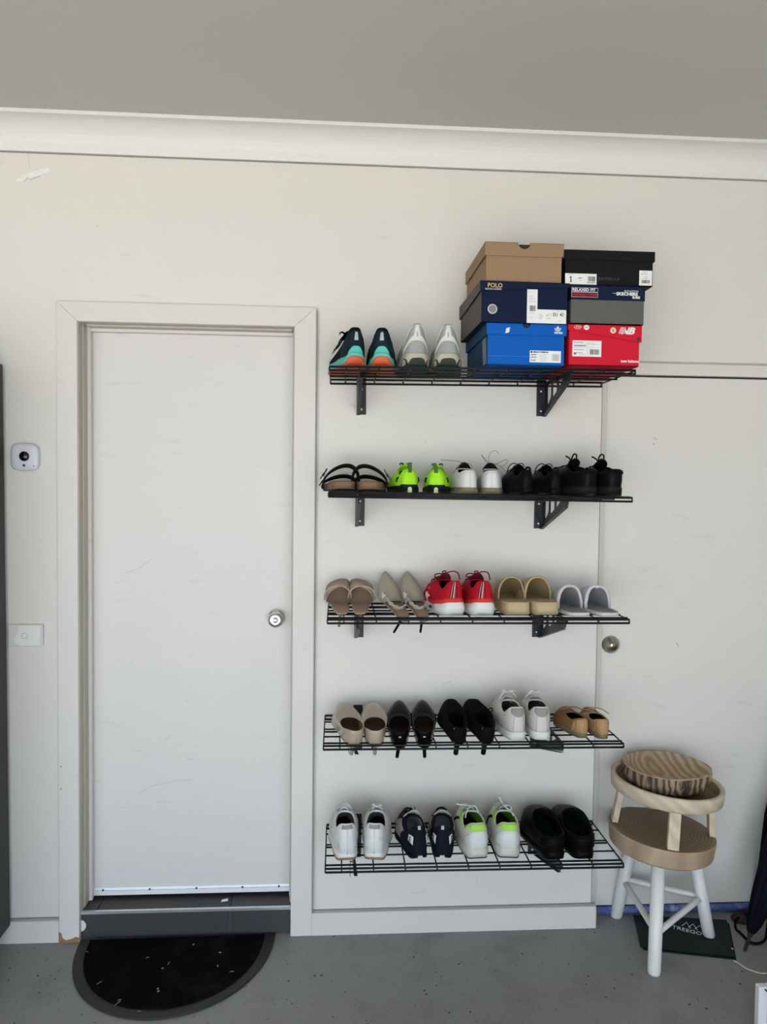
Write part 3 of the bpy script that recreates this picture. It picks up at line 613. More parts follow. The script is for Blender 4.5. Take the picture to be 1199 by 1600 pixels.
seat = mb.build('seat', [w_side, w_ring], st, smooth=False, bevel=.002); seat.matrix_local = Rt
feet = [(1.008, .052), (1.012, -.270), (1.292, -.090)]; legs = []
for fx, fy in feet:
    bx, by = fx-SCX, fy-SCY; zb_ = .0075 if fx > 1.2 else .0002
    ztop = .406-.068-bx*.55*math.sin(TL)
    P0 = Vector((bx, by, zb_)); P1 = Vector((bx*.62, by*.62, ztop+.004))
    mb = MB(); n = 24; ax = (P1-P0).normalized()
    rg = []
    for z_, r in ((zb_, .0195), (zb_+.006, .0215), (ztop+.004, .0225)):
        c_ = P0+(P1-P0)*((z_-zb_)/(P1.z-zb_)); rg += [(c_.x+r*math.cos(2*PI*j/n), c_.y+r*math.sin(2*PI*j/n), z_) for j in range(n)]
    mb.add(rg, [(i*n+j, i*n+(j+1) % n, (i+1)*n+(j+1) % n, (i+1)*n+j) for i in range(2) for j in range(n)]+[tuple(range(n-1, -1, -1)), tuple(2*n+j for j in range(n))])
    mb.build('leg', m_white, st, smooth=True, bevel=0); legs.append((P0, P1))
def onleg(i, z): a, b = legs[i]; return a+(b-a)*((z-a.z)/(b.z-a.z))
for i, j, za, zb_ in ((0, 1, .150, .125), (1, 2, .118, .150), (0, 2, .158, .150)):
    a, b = onleg(i, za), onleg(j, zb_); MB().tube([a, (a*3+b)/4, (a+b)/2, (a+b*3)/4, b], .0105, 14).build('stretcher', m_white, st, smooth=True)
# small four-legged stand on the seat
nrm = Vector((math.sin(TL), 0, math.cos(TL)))
base = Vector((SCX, SCY, .4075))+Vector((.0, -.004, .0))
stand = thing('plant_stand', 'small round pale wooden stand with a rimmed tray, standing on the stool', 'stand', base, rot=(0, TL+.012, 0))
TH = .127
for a in (math.radians(167), math.radians(257), math.radians(347), math.radians(77)):
    xc, yc = .160*math.cos(a), .160*math.sin(a); ox, oy = .006*math.cos(a), .006*math.sin(a)
    ca, sa = math.cos(a), math.sin(a); vs = []
    for z_, k_ in ((.002, 1.02), (TH+.006, .93)):
        for dx_, dy_ in ((-.010, -.0185), (.010, -.0185), (.010, .0185), (-.010, .0185)):
            vs.append(((xc*k_+dx_*ca-dy_*sa), (yc*k_+dx_*sa+dy_*ca), z_))
    MB().add(vs, [(0,3,2,1),(4,5,6,7),(0,1,5,4),(1,2,6,5),(2,3,7,6),(3,0,4,7)]).build('leg', w_pale, stand, bevel=.0015)
mb = MB(); N_ = 64
mb.lathe([(.001, TH), (.176, TH), (.185, TH+.006), (.188, TH+.046), (.186, TH+.050), (.175, TH+.050), (.170, TH+.045), (.163, TH+.018), (.001, TH+.016)], N_)
mb.m = [1 if f_[0] >= 6*N_ else 0 for f_ in mb.f]; mb.m[-1] = 1
mb.build('tray', [w_pale, w_ring], stand, smooth=True)
# hollowed bowl in the tray
bw = thing('wooden_bowl', 'thick oval hollowed wooden bowl lying in the tray of the stand', 'bowl', base+Matrix.Rotation(TL+.012, 3, 'Y') @ Vector((-.012, -.004, TH+.027)), rot=(.07, TL+.012, -.12))
mb = MB(); N_ = 72; prof = [(.30, .0), (.72, .002), (.90, .022), (.985, .050), (1.0, .066), (.985, .0745), (.93, .077), (.885, .073), (.80, .050), (.62, .036), (.30, .032), (.01, .031)]
vs = []
for r, z in prof:
    for j in range(N_):
        a = 2*PI*j/N_; k_ = 1+.03*math.sin(2*a+.6)+.018*math.sin(3*a+2)+.010*math.sin(7*a)*(1 if r > .8 else 0)
        vs.append((.150*r*k_*math.cos(a), .132*r*k_*math.sin(a), z*(1+.10*math.sin(a+2.2))))
nr = len(prof)
mb.add(vs, [(i*N_+j, i*N_+(j+1) % N_, (i+1)*N_+(j+1) % N_, (i+1)*N_+j) for i in range(nr-1) for j in range(N_)]+[tuple(range(N_-1, -1, -1)), tuple((nr-1)*N_+j for j in range(N_))])
mb.m = [0 if f_[0] < 5*N_ and len(f_) == 4 else 1 for f_ in mb.f]; mb.m[-2] = 0
mb.build('bowl_body', [w_bark, w_bowl], bw, smooth=True)
# ------------------------------------------------------------------ things on the floor at right
m_green = mat('bottle_green_paper', (0.003, 0.013, 0.011), 0.5, spec=.2, var=0.1, bump=0.2, bscale=20)
P = [atz(990, 1432, .0), atz(1001, 1482, .0), atz(1148, 1498, .0), atz(1136, 1440, .0)]
c_ = sum(P, Vector())/4
bag = thing('paper_bag', 'flat dark green paper bag with white lettering lying under the stool', 'bag', (c_.x, c_.y, 0))
pl = [((p-c_).x, (p-c_).y) for p in P]
MB().prismz([(x*.99+.004, y*.97-.012) for x, y in pl], .0003, .0032).build('back_panel', m_green, bag, bevel=.0008)
fp = MB().prismz(pl, .0036, .0068).build('front_panel', m_green, bag, bevel=.0008)
q = atz(1050, 1451, .007)-c_
ang = math.atan2((atz(1106, 1461, .007)-atz(1058, 1449, .007)).y, (atz(1106, 1461, .007)-atz(1058, 1449, .007)).x)
q = atz(1050, 1450, .007)-c_
text('TREEGOT', .0300, 'lettering', m_wink, fp, (q.x, q.y, .0072), rot=(0, 0, ang), sx=.9)
mb = MB(); q = atz(1066, 1446.5, .007)-c_
for dx in (0, .022, .044): 
    a = [(q.x+dx, q.y, .0074), (q.x+dx+.014, q.y+.030, .0074), (q.x+dx+.030, q.y-.004, .0074)]; a = [tuple(Matrix.Rotation(ang, 3, 'Z') @ (Vector(v_)-q)+q) for v_ in a]
    mb.tube(a, .0012, 4)
mb.build('peak_emblem', m_wink, fp)
q = atz(1150, 1481, .01)-c_; MB().lathe([(.004, .0068), (.004, .008), (.001, .008)], 12, 0, (q.x-.012, q.y, 0)).build('eyelet', m_alu, fp)
pts = [atz(u, v, .003) for u, v in ((1147, 1501), (1156, 1506), (1166, 1513), (1176, 1517), (1190, 1521), (1205, 1520), (1225, 1515), (1250, 1517))]
tag(MB().tube(cat(pts), .0022, 8).build('cord', m_white, smooth=True), 'thin white cord on the floor beside the green bag', 'cord')
# closed umbrella leaning at the right edge
m_umb = mat('navy_nylon', (0.0035, 0.004, 0.008), 0.7, spec=.08, var=0.2, bump=0.2, bscale=15); m_umb2 = mat('black_nylon', (0.003, 0.003, 0.0035), 0.7, spec=.08)
tip = atz(1164, 1486, 0.0); ax_end = Vector((1.80, -.02, .98)); 
um = thing('umbrella', 'closed navy umbrella leaning at the right edge, metal tip on the floor', 'umbrella', tip)
D = ax_end-tip; Lz = D.length; zq = D.to_track_quat('Z', 'Y').to_matrix().to_4x4()
def along(mb): return mb.xf(zq)
along(MB().lathe([(.004, .0), (.006, .004), (.0055, .05), (.009, .055), (.010, .075), (.006, .08)], 16)).build('ferrule', mat('steel_tip', (.06, .055, .05), .4, .7), um, smooth=True)
mb = MB(); N_ = 40; prof = [(.008, .062), (.014, .070), (.024, .10), (.034, .20), (.046, .40), (.056, .60), (.060, .80), (.050, .90), (.022, .935), (.010, .95)]
vs = []
for r, z in prof:
    for j in range(N_): a = 2*PI*j/N_; k_ = 1+.10*math.cos(8*a+z*4); vs.append((r*k_*math.cos(a), r*k_*math.sin(a), z))
mb.add(vs, [(i*N_+j, i*N_+(j+1) % N_, (i+1)*N_+(j+1) % N_, (i+1)*N_+j) for i in range(len(prof)-1) for j in range(N_)])
along(mb).build('canopy', m_umb, um, smooth=True)
hp = [(0, 0, .93), (0, 0, 1.02), (.0, .01, 1.05), (.0, .035, 1.065), (.0, .06, 1.05), (0, .065, 1.02)]
along(MB().tube(hp, .010, 12)).build('handle', m_umb2, um, smooth=True)
# black tote bag behind the umbrella
tb = thing('tote_bag', 'black cloth bag slumped behind the umbrella, strap loop on the floor', 'bag', (1.715, .018, 0))
mb = MB(); vs = []; prof = [(0.004, .86, .85), (.04, 1.0, 1.0), (.16, .98, 1.0), (.30, .95, .8), (.40, .88, .5), (.46, .80, .3)]; N_ = 40
for z, kx, ky in prof:
    for j in range(N_):
        a = 2*PI*j/N_; ca, sa = math.cos(a), math.sin(a)
        vs.append((.185*kx*abs(ca)**.6*(1 if ca > 0 else -1)*(1+.03*math.sin(5*a+z*9)), .035*ky*abs(sa)**.7*(1 if sa > 0 else -1)*(1+.05*math.sin(4*a+z*12)), z))
mb.add(vs, [(i*N_+j, i*N_+(j+1) % N_, (i+1)*N_+(j+1) % N_, (i+1)*N_+j) for i in range(len(prof)-1) for j in range(N_)]+[tuple(range(N_-1, -1, -1)), tuple((len(prof)-1)*N_+j for j in range(N_))])
mb.build('bag_body', m_umb2, tb, smooth=True)
q = [atz(u, v, z) for u, v, z in ((1205, 1410, .12), (1199, 1452, .03), (1196, 1468, .008), (1186, 1474, .006), (1176, 1473, .006), (1168, 1468, .006), (1158, 1458, .006), (1150, 1450, .008), (1152, 1436, .02), (1170, 1428, .03), (1196, 1424, .06))]
mb = MB().tube(cat([p-Vector((1.715, .018, 0)) for p in q]), .0045, 8); mb.build('strap', m_umb2, tb, smooth=True)
rb = thing('red_pouch', 'dark red cloth pouch on the floor behind the umbrella', 'pouch', tuple(atz(1163, 1440, 0)-Vector((0, -.006, 0))))
mb = MB(); vs = []
for z, k_ in ((.001, .9), (.008, 1.0), (.022, .85), (.029, .4)):
    for j in range(24): a = 2*PI*j/24; vs.append((.045*k_*math.cos(a), .030*k_*math.sin(a)*(1+.1*math.sin(3*a)), z*(1+.2*math.sin(2*a))))
mb.add(vs, [(i*24+j, i*24+(j+1) % 24, (i+1)*24+(j+1) % 24, (i+1)*24+j) for i in range(3) for j in range(24)]+[tuple(range(23, -1, -1)), tuple(72+j for j in range(24))])
mb.build('pouch_body', mat('dark_red_cloth', (.030, .006, .007), .8), rb, smooth=True)
# white framed panel in the bottom right corner
q = aty(1187, 1543.5, -.60)
tub = thing('framed_panel', 'corner of an upright white-framed pale blue panel, bottom right of the photo', 'panel', (q.x, -.60, 0))
m_tub = mat('white_tub', (.72, .71, .73), .4); m_tubl = mat('pale_blue_lid', (.50, .60, .63), .35)
hh = q.z
mb = MB(); mb.box(0, 0, 0, .026, .022, hh); mb.box(.026, 0, hh-.014, .40, .022, hh); mb.box(.40, 0, 0, .426, .022, hh); mb.box(.026, 0, 0, .40, .022, .014)
mb.build('frame', m_tub, tub, bevel=.003)
MB().box(.0262, .006, .0142, .3998, .016, hh-.0142).build('panel_sheet', m_tubl, tub)
MB().tube([(.016, -.001, hh-.004), (.021, -.004, hh-.009), (.031, -.005, hh-.011), (.043, -.003, hh-.007)], .0025, 8).build('clip', m_dark, tub, smooth=True)

# ------------------------------------------------------------------ shoes
def lerp(a, b, t): return a+(b-a)*t
class Last:
    """one shoe form: footprint ring, sole heights, collar ring and the skin between them (toe points to +y, heel at y = 0)"""
    def __init__(s, side, L, W, heel=.72, waist=.70, eh=.62, et=.85, curve=.10, H=0.0, spring=.012, bevel=.010, warp=1.0, N=56,
                 y0=.045, y1=.52, cb=.30, zh=.085, zs=.062, zf=.085, mule=False, blend=.55, toeblend=.85, ball=.68, thick=.03, sst=.02, upin=.94, heelin=0.0, zpk=.0, bulge=.004):
        for k, v in locals().items():
            if k != 's': setattr(s, k, v)
        if not mule: s.W = W*1.13; s.cb = min(.385, cb*1.52); s.eh = eh*.85
        else: s.W = W*1.04
    def t_of(s, th): return ((1-math.cos(th))/2)**s.warp
    def hw(s, t):
        return keys([(0, s.heel), (.16, s.heel), (.42, s.waist), (s.ball, 1.0), (1, .86)], t)
    def foot(s, th, k=1.0):
        t = s.t_of(th); sn = math.sin(th); e = lerp(s.eh, s.et, sm(t*1.1-.05))
        x = s.W/2*s.hw(t)*k*(abs(sn)**e)*(1 if sn >= 0 else -1)
        y = s.L*t
        if k != 1.0: y = s.L*.5+(y-s.L*.5)*(1-(1-k)*s.W/s.L*1.0)
        x += -s.side*s.curve*s.W*(t*t)
        return x, y, t
    def zb(s, t):
        z = s.H*(1-sm(t/s.ball)) if s.H else 0.0
        z += s.spring*max(0, (t-.72)/.28)**2+s.bevel*max(0, 1-t/.10)**2
        return z
    def ztop(s, t): return (s.H*(1-sm(t/s.ball)) if s.H else 0)+s.spring*.8*max(0, (t-.72)/.28)**2+lerp(s.thick, s.sst, sm((t-.2)/.5))+s.zpk*math.exp(-(t/.04)**2)
    def B(s, th):
        x, y, t = s.foot(th, s.upin); return Vector((x, y+s.heelin*(1-sm(t*4)), s.ztop(t)))
    def Cc(s, th):
        tt = (1-math.cos(th))/2; sn = math.sin(th)
        zz = s.ztop(s.y0+(s.y1-s.y0)*tt)
        if s.mule:
            b = s.B(th); c = -math.cos(th)
            if c <= 0: return b+Vector((0, 0, .0008))
            w_ = c; y = lerp(s.B(PI/2).y, s.y1*s.L, c**1.3); r = math.sqrt(max(0, 1-c*c))
            x = s.W/2*s.hw(.45)*s.upin*s.cb*2*r**.8*(1 if sn >= 0 else -1)-s.side*s.curve*s.W*.2*w_
            x = lerp(b.x, x, min(1, w_*3)); return Vector((x, y, s.ztop(.45)+(s.zf)*c**.75))
        y = s.L*(s.y0+(s.y1-s.y0)*tt)
        x = s.W*s.cb*(abs(sn)**.85)*(1 if sn >= 0 else -1)*lerp(.92, 1.0, tt)-s.side*s.curve*s.W*(.25*tt)
        z = keys([(0, s.zh), (.38, s.zs), (1, s.zf)], tt)+(s.H*(1-sm((y/s.L)/s.ball)) if s.H else 0)
        return Vector((x, y, z))
    def S(s, th, q, off=0.0):
        def P(th, q):
            b = s.B(th); c = s.Cc(th); t = s.t_of(th); bl = lerp(s.blend, s.toeblend, sm((t-.35)/.4))
            a = lerp(q, 1-math.cos(q*PI/2), bl); h = lerp(q, math.sin(q*PI/2), bl)
            p = Vector((lerp(b.x, c.x, a), lerp(b.y, c.y, a), lerp(b.z, c.z, h)))
            if s.bulge and not (s.mule and t < .3):
                o = Vector((p.x, p.y-s.L*.4, 0)); o = o.normalized() if o.length > 1e-6 else o
                p += o*s.bulge*math.sin(PI*q)*(1-sm((t-.45)/.3))
            return p
        p = P(th, q)
        if off:
            e = .01; dt = P(th+e, q)-P(th-e, q); dq = P(th, min(1, q+e))-P(th, max(0, q-e)); n = dt.cross(dq)
            if n.length > 1e-12: n.normalize()
            ctr = Vector((0, s.L*.45, s.ztop(.5)-.01)); 
            if n.dot(p-ctr) < 0: n = -n
            p = p+n*off
        return p
    # ---- pieces
    def sole(s, parent, layers, name='sole'):
        """layers: (name, zlo(t,th), zhi(t,th), flare_lo, flare_mid, flare_hi, mat); heights above the shoe bottom"""
        N = s.N; out = []
        for nm, lo, hi, f0, f1, f2, m in layers:
            mb = MB(); vs = []
            for k_, fr in ((f0*.93, 0), (f0, .06), (f1, .5), (f2, .94), (f2*.95, 1)):
                for j in range(N):
                    th = 2*PI*j/N; x, y, t = s.foot(th, k_); thn = th if th <= PI else 2*PI-th
                    a = lo(t, thn); b = hi(t, thn); z = lerp(a, b, fr); 
                    vs.append((x, y+(s.bevel*.8*(1-sm(t*8))*(1-fr) if f0 > .97 else 0), z))
            fs = [(i*N+j, i*N+(j+1) % N, (i+1)*N+(j+1) % N, (i+1)*N+j) for i in range(4) for j in range(N)]
            h_ = N//2
            for base_, fl in ((0, 1), (4*N, 0)):
                for j in range(0, h_):
                    a, b, c, d = base_+j, base_+j+1, base_+(N-j-1) % N, base_+(N-j) % N
                    q_ = [a, b, c, d]; q_ = [v for i, v in enumerate(q_) if v not in q_[:i]]
                    if len(q_) > 2: fs.append(tuple(q_ if fl else q_[::-1]))
            mb.add(vs, fs); o_ = mb.build(nm, m, parent, smooth=True); out.append(o_); o_.data.polygons.foreach_set('use_smooth', [i < 4*N for i in range(len(o_.data.polygons))])
        return out
    def zsole(s): 
        return (lambda t, th: s.zb(t)), (lambda t, th: s.ztop(t)+.002)
    def upper(s, parent, m, name='upper', q0=0.0, q1=1.0, M_=12, thk=.003, m_in=None, ins=None, fn=None, lip=.003, split=None):
        """outer skin, rolled rim and lining; split(th,q)-> material index among m when m is a list"""
        N = s.N; mb = MB(); vs = []; rows = 0; mi = []
        for i in range(M_+1):
            q = q0+(q1-q0)*i/M_
            for j in range(N): vs.append(s.S(2*PI*j/N, q))
            rows += 1
        cpts = [s.S(2*PI*j/N, q1) for j in range(N)]; cen = sum(cpts, Vector())/N
        for dz, kk in ((lip*.8, .45), (lip*.6, 1.1), (-.002, 1.35)):
            for p in cpts:
                d = Vector((cen.x-p.x, cen.y-p.y, 0)); d = d.normalized() if d.length > 1e-6 else d
                vs.append(p+d*min(thk, .004)*kk*1.15+Vector((0, 0, dz)))
            rows += 1
        fs = []
        for i in range(rows-1):
            for j in range(N): fs.append((i*N+j, i*N+(j+1) % N, (i+1)*N+(j+1) % N, (i+1)*N+j)); mi.append(split(2*PI*(j+.5)/N, (q0+(q1-q0)*(i+.5)/M_)) if (split and i < M_) else 0)
        mb.v = [tuple(p) for p in vs]; mb.f = fs; mb.m = mi
        up_ = mb.build(name, m, parent, smooth=True)
        if m_in:
            mb = MB(); vs = []; R_ = 8
            base = vs0 = (rows-1)*N
            last = [Vector(p) for p in (up_.data.vertices[base+j].co for j in range(N))]
            bot = []
            for j in range(N):
                x, y, t = s.foot(2*PI*j/N, .84); bot.append(Vector((x, lerp(y, s.L*.5, .03), s.ztop(t)+.0025)))
            for i in range(R_+1):
                q = i/R_
                for a, b in zip(last, bot):
                    t = b.y/s.L; bl = .55*s.toeblend
                    aa = lerp(q, math.sin(q*PI/2), bl); hh = lerp(q, 1-math.cos(q*PI/2), bl)
                    vs.append(Vector((lerp(a.x, b.x, aa), lerp(a.y, b.y, aa), lerp(a.z, b.z, hh))))
            fs = [(i*N+j, (i+1)*N+j, (i+1)*N+(j+1) % N, i*N+(j+1) % N) for i in range(R_) for j in range(N)]
            mb.add(vs, fs).build('lining', m_in, up_, smooth=True)
        if ins:
            mb = MB(); vs = []
            for j in range(N):
                x, y, t = s.foot(2*PI*j/N, .86); vs.append((x, lerp(y, s.L*.5, .02), s.ztop(t)+.003))
            fs = []
            for j in range(0, N//2):
                q_ = [j, j+1, (N-j-1) % N, (N-j) % N]; q_ = [v for i, v in enumerate(q_) if v not in q_[:i]]
                if len(q_) > 2: fs.append(tuple(q_))
            mb.add(vs, fs).build('insole', ins, parent, smooth=True)
        return up_
    def patch(s, parent, th0, th1, q0, q1, m, name, off=.0012, nt=14, nq=8, mirror=False, rim=True):
        """raised overlay on the skin; q0/q1 numbers or functions of 0..1 along th"""
        f0 = q0 if callable(q0) else (lambda a: q0); f1 = q1 if callable(q1) else (lambda a: q1)
        mb = MB(); vs = []
        for i in range(nt+1):
            a = i/nt; th = lerp(th0, th1, a)
            if mirror: th = -th
            ql, qh = f0(a), f1(a)
            for j in range(nq+1):
                q = lerp(ql, qh, j/nq); e = (i in (0, nt) or j in (0, nq)) and rim
                vs.append(s.S(th, q, off*.2 if e else off))
        mb.add(vs, [(i*(nq+1)+j, (i+1)*(nq+1)+j, (i+1)*(nq+1)+j+1, i*(nq+1)+j+1) for i in range(nt) for j in range(nq)])
        return mb.build(name, m, parent, smooth=True)
    def seam(s, parent, pts, m, r=.0007, name='seam', off=.001):
        return MB().tube([s.S(th, q, off) for th, q in pts], r, 5).build(name, m, parent, smooth=True)
    def tongue(s, parent, m, wd=.046, up_=.03, back=.02, name='tongue', th=.004):
        f = s.S(PI, 1.0); vs = []; n, k = 8, 10; mb = MB()
        for side in (0, 1):
            for i in range(k+1):
                a = i/k; y = f.y+.030-(.030+back)*a; z = f.z-.008+(up_+.008)*a**1.2+(th if side else 0)
                for j in range(n+1):
                    b = j/n*2-1; ww = wd/2*(.9+.25*a)*(1-.25*max(0, a-.8)/.2*abs(b))
                    vs.append((f.x+b*ww, y-(.004 if side else 0)*a, z-.014*b*b-.004*max(0, a-.85)*abs(b)))
        o_ = (k+1)*(n+1)
        fs = [(i*(n+1)+j, i*(n+1)+j+1, (i+1)*(n+1)+j+1, (i+1)*(n+1)+j) for i in range(k) for j in range(n)]
        fs += [tuple(q+o_ for q in f_[::-1]) for f_ in fs]
        for j in range(n): fs.append((k*(n+1)+j, k*(n+1)+j+1, o_+k*(n+1)+j+1, o_+k*(n+1)+j))
        for i in range(k):
            fs.append((i*(n+1), (i+1)*(n+1), o_+(i+1)*(n+1), o_+i*(n+1))); fs.append((i*(n+1)+n, (i+1)*(n+1)+n, o_+(i+1)*(n+1)+n, o_+i*(n+1)+n))
        return mb.add(vs, fs).build(name, m, parent, smooth=True)
    def laces(s, parent, m, r=.0020, rows=4, bow=True, bz=.0, loops=None, name='laces', spread=.30, loop=.03, ends=.04, seed=0):
        rnd = random.Random(seed+3); mb = MB()
        for i in range(rows):
            q = .96-.11*i; a = spread*(1+.15*i)
            p = [s.S(PI-a, q, .001), s.S(PI-a*.6, q-.01, .005), s.S(PI, q-.02, .007), s.S(PI+a*.6, q-.01, .005), s.S(PI+a, q, .001)]
            mb.tube(p, r, 6)
        c = s.S(PI, .98, .010)+Vector((0, -.006, .006+bz))
        if bow:
            mb.lathe([(.001, -.004), (.005, -.003), (.0055, .002), (.002, .004)], 10, 0, (c.x, c.y, c.z))
            for sd in (-1, 1):
                j = rnd.uniform(.85, 1.2); l = loop*j
                pts = [c+Vector((sd*l*.95*math.sin(a)*(1 if a < PI else .8)*1.0, rnd.uniform(-.002, .002)-l*.25*(1-math.cos(a))*.5, l*.62*(1-math.cos(a))*.32-sd*0-abs(math.sin(a/2))*l*.12)) for a in [i*PI/7 for i in range(8)]]
                lp = []
                for i in range(15):
                    a = i/14; ang = a*PI
                    lp.append(c+Vector((sd*(l*math.sin(ang)*.95), -l*.35*math.sin(ang)+ .006*math.cos(ang), l*.38*math.sin(2*ang)*(-1 if i > 7 else 1)*.8+l*.10*math.sin(ang))))
                mb.tube(lp, r, 6)
                e = ends*rnd.uniform(.8, 1.2); mb.tube([c, c+Vector((sd*e*.45, -e*.2, .002)), c+Vector((sd*e*.8, -e*.15, -e*.35)), c+Vector((sd*e, .0, -e*.8))], r, 6)
        if loops:
            for lp in loops: mb.tube(cat([c+Vector(p) for p in lp]), r, 6)
        return mb.build(name, m, parent, smooth=True)
    def heel_post(s, parent, m, r0, r1, z1, y=.03, name='heel', n=16, dx=0.0, ky=1.0, lean=.0):
        t = y/s.L; z0 = s.zb(t)+.002; mb = MB(); vs = []; prof = []
        for i in range(9):
            a = i/8; r = lerp(r1, r0, (1-a)**4.5) if i < 8 else r1
            z = lerp(z0, z1, a); prof.append((r, z, a))
        for r, z, a in prof:
            for j in range(n):
                g = 2*PI*j/n; vs.append((dx*a+r*math.cos(g), y+lean*a+r*ky*math.sin(g)-(r0-r)*.0, z))
        mb.add(vs, [(i*n+j, i*n+(j+1) % n, (i+1)*n+(j+1) % n, (i+1)*n+j) for i in range(8) for j in range(n)]+[tuple(range(n-1, -1, -1)), tuple(8*n+j for j in range(n))])
        return mb.build(name, m, parent, smooth=True)
def pk(t, w_=.05): return math.exp(-(t/w_)**2)
def place(kind, label, group, k, u, v=None, y=None, yaw=0.0, dz=0.0, cat='shoe', roll=0.0, pitch=0.0, hs=None):
    u += (u-515)*.02+yaw*.25
    p = aty(u, (572, 768, 960, 1159, 1345)[k], y)
    z = sz(k, p.x)-.0008+dz
    if hs:      # heeled: toe tipped up, the heel hanging down between the wires
        a = math.radians(pitch); H, L = hs; z += -.58*L*math.sin(a); y_ = p.y+H*math.sin(a)*.9
        return thing(kind, label, cat, (p.x, y_, z), rot=(a, roll, math.radians(yaw)), group=group)
    return thing(kind, label, cat, (p.x, p.y, z), rot=(math.radians(pitch), roll, math.radians(yaw)), group=group)
LR = ((-1, 'left'), (1, 'right'))
m_blk = mat('black_mesh', (.004, .005, .006), .8, spec=.1, var=.3, vscale=300, bump=.3, bscale=700)
m_navym = mat('dark_teal_knit', (.004, .016, .024), .7, spec=.2, var=.3, vscale=300, bump=.3, bscale=700)
m_teal = mat('teal_foam', (.10, .50, .44), .6, spec=.25, var=.12, vscale=60); m_orange = mat('orange_rubber', (.62, .10, .03), .55, var=.08)
m_silver = mat('reflective_grey', (.42, .46, .48), .4); m_wht = mat('white_leather', (.66, .66, .65), .5, spec=.3, var=.05, vscale=60, bump=.1, bscale=300)
m_wsole = mat('white_rubber', (.66, .655, .64), .55, spec=.3, var=.05, wear=(.40, .37, .31), wscale=18, wamt=.5)
m_gmesh = mat('grey_mesh', (.34, .36, .35), .8, spec=.2, var=.15, vscale=250, bump=.4, bscale=600); m_cream = mat('cream_foam', (.52, .49, .38), .7, spec=.2, var=.08, vscale=40, wear=(.30, .27, .19), wscale=20, wamt=.5)
m_dgreen = mat('dark_green_rubber', (.035, .052, .038), .8, spec=.2); m_lime = mat('lime_knit', (.36, .78, .02), .7, spec=.2, var=.12, vscale=50, bump=.3, bscale=500)
m_limel = mat('pale_lime', (.55, .70, .35), .7); m_bsole = mat('black_sole', (.007, .008, .009), .6, spec=.15, var=.2, vscale=30); m_lin = mat('dark_lining', (.022, .018, .016), .9, spec=.1)
m_cork = mat('cork', (.22, .135, .085), .85, spec=.15, var=.3, vscale=90, bump=.4, bscale=150); m_bstrap = mat('black_suede', (.012, .010, .009), .9, spec=.1, var=.3, vscale=60)
m_jute = mat('dirty_tan_sole', (.24, .195, .135), .9, spec=.15, var=.25, vscale=90, bump=.5, bscale=200); m_twine = mat('waxed_twine', (.27, .21, .14), .7)
m_bleather = mat('black_leather', (.004, .004, .005), .4, spec=.09, var=.2, vscale=40, bump=.15, bscale=60)
m_nude = mat('nude_satin', (.36, .25, .185), .5, spec=.3, var=.08); m_nudein = mat('nude_insole', (.30, .205, .145), .6, spec=.25, var=.12, vscale=25)
m_taupeL = mat('taupe_leather', (.42, .37, .29), .55, spec=.3, var=.05); m_taupeIn = mat('brown_insole', (.20, .125, .065), .6, spec=.25, var=.15, vscale=20)
m_glit = mat('glitter', (.80, .72, .68), .3, .5, var=.45, vscale=500, bump=1.0, bscale=700)
m_redm = mat('red_knit', (.46, .006, .018), .75, spec=.15, var=.10, vscale=200, bump=.3, bscale=600); m_coral = mat('coral_foam', (.64, .04, .04), .6, spec=.2)
m_dredlace = mat('dark_red_lace', (.16, .006, .018), .8); m_foamw = mat('white_foam', (.70, .70, .685), .55, spec=.3, var=.03)
m_tan = mat('tan_foam', (.50, .385, .225), .65, spec=.25, var=.05); m_tanin = mat('tan_foam_inside', (.34, .25, .125), .75, spec=.15, var=.08)
m_terry = mat('white_terry', (.60, .59, .62), .95, spec=.1, var=.06, vscale=150, bump=.9, bscale=350); m_terry2 = mat('grey_towelling', (.36, .35, .355), .95, spec=.1, var=.15, vscale=150, bump=.9, bscale=350)
m_patent = mat('nude_patent', (.40, .325, .245), .22, spec=.4, coat=.25, var=.03); m_bpat = mat('black_patent', (.003, .003, .003), .22, spec=.08); m_plum = mat('plum_lining', (.030, .013, .016), .6)
m_brlin = mat('brown_lining', (.055, .028, .018), .6); m_bsuede = mat('black_suede_boot', (.005, .0045, .005), .9, spec=.08, var=.4, vscale=60, bump=.3, bscale=200)
m_offw = mat('off_white_leather', (.58, .555, .52), .55, spec=.3, var=.06, vscale=30, bump=.2, bscale=150); m_greyln = mat('grey_lining', (.30, .28, .27), .9, spec=.1, var=.1, vscale=80, bump=.4, bscale=400)
m_woodheel = wood('stacked_wood_heel', (.32, .18, .07), (.50, .33, .15), 'bands', 60, 2, rot=(0, 0, 0)); m_olive = mat('olive_rubber', (.16, .135, .075), .7); m_brown = mat('tan_brown_leather', (.22, .105, .045), .65, spec=.25, var=.15); m_tanl = mat('tan_leather', (.38, .235, .11), .6, spec=.25, var=.15)
m_gum = mat('gum_rubber', (.40, .17, .07), .55, var=.06); m_nvy = mat('navy_leather', (.006, .0075, .015), .75, spec=.1, var=.2, vscale=80); m_glin = mat('pale_grey_lining', (.56, .58, .57), .9, spec=.1)
m_dirt = mat('dirty_foam', (.56, .545, .49), .7, spec=.2, var=.12, vscale=50, wear=(.36, .30, .16), wscale=22, wamt=.8, bump=.5, bscale=120); m_green2 = mat('bright_green_lining', (.33, .68, .10), .8, spec=.15, var=.1)
m_pearl = mat('pale_blue_leather', (.60, .635, .62), .45, spec=.4, var=.06); m_clog = mat('black_clog', (.003, .0035, .004), .4, spec=.06, var=.1); m_clogin = mat('clog_inside', (.008, .016, .011), .8, spec=.1)
m_brass = mat('silver_metal', (.7, .68, .65), .25, 1.0)

def flatsole(zlo, zhi): return (lambda t, th: zlo), (lambda t, th: zhi)

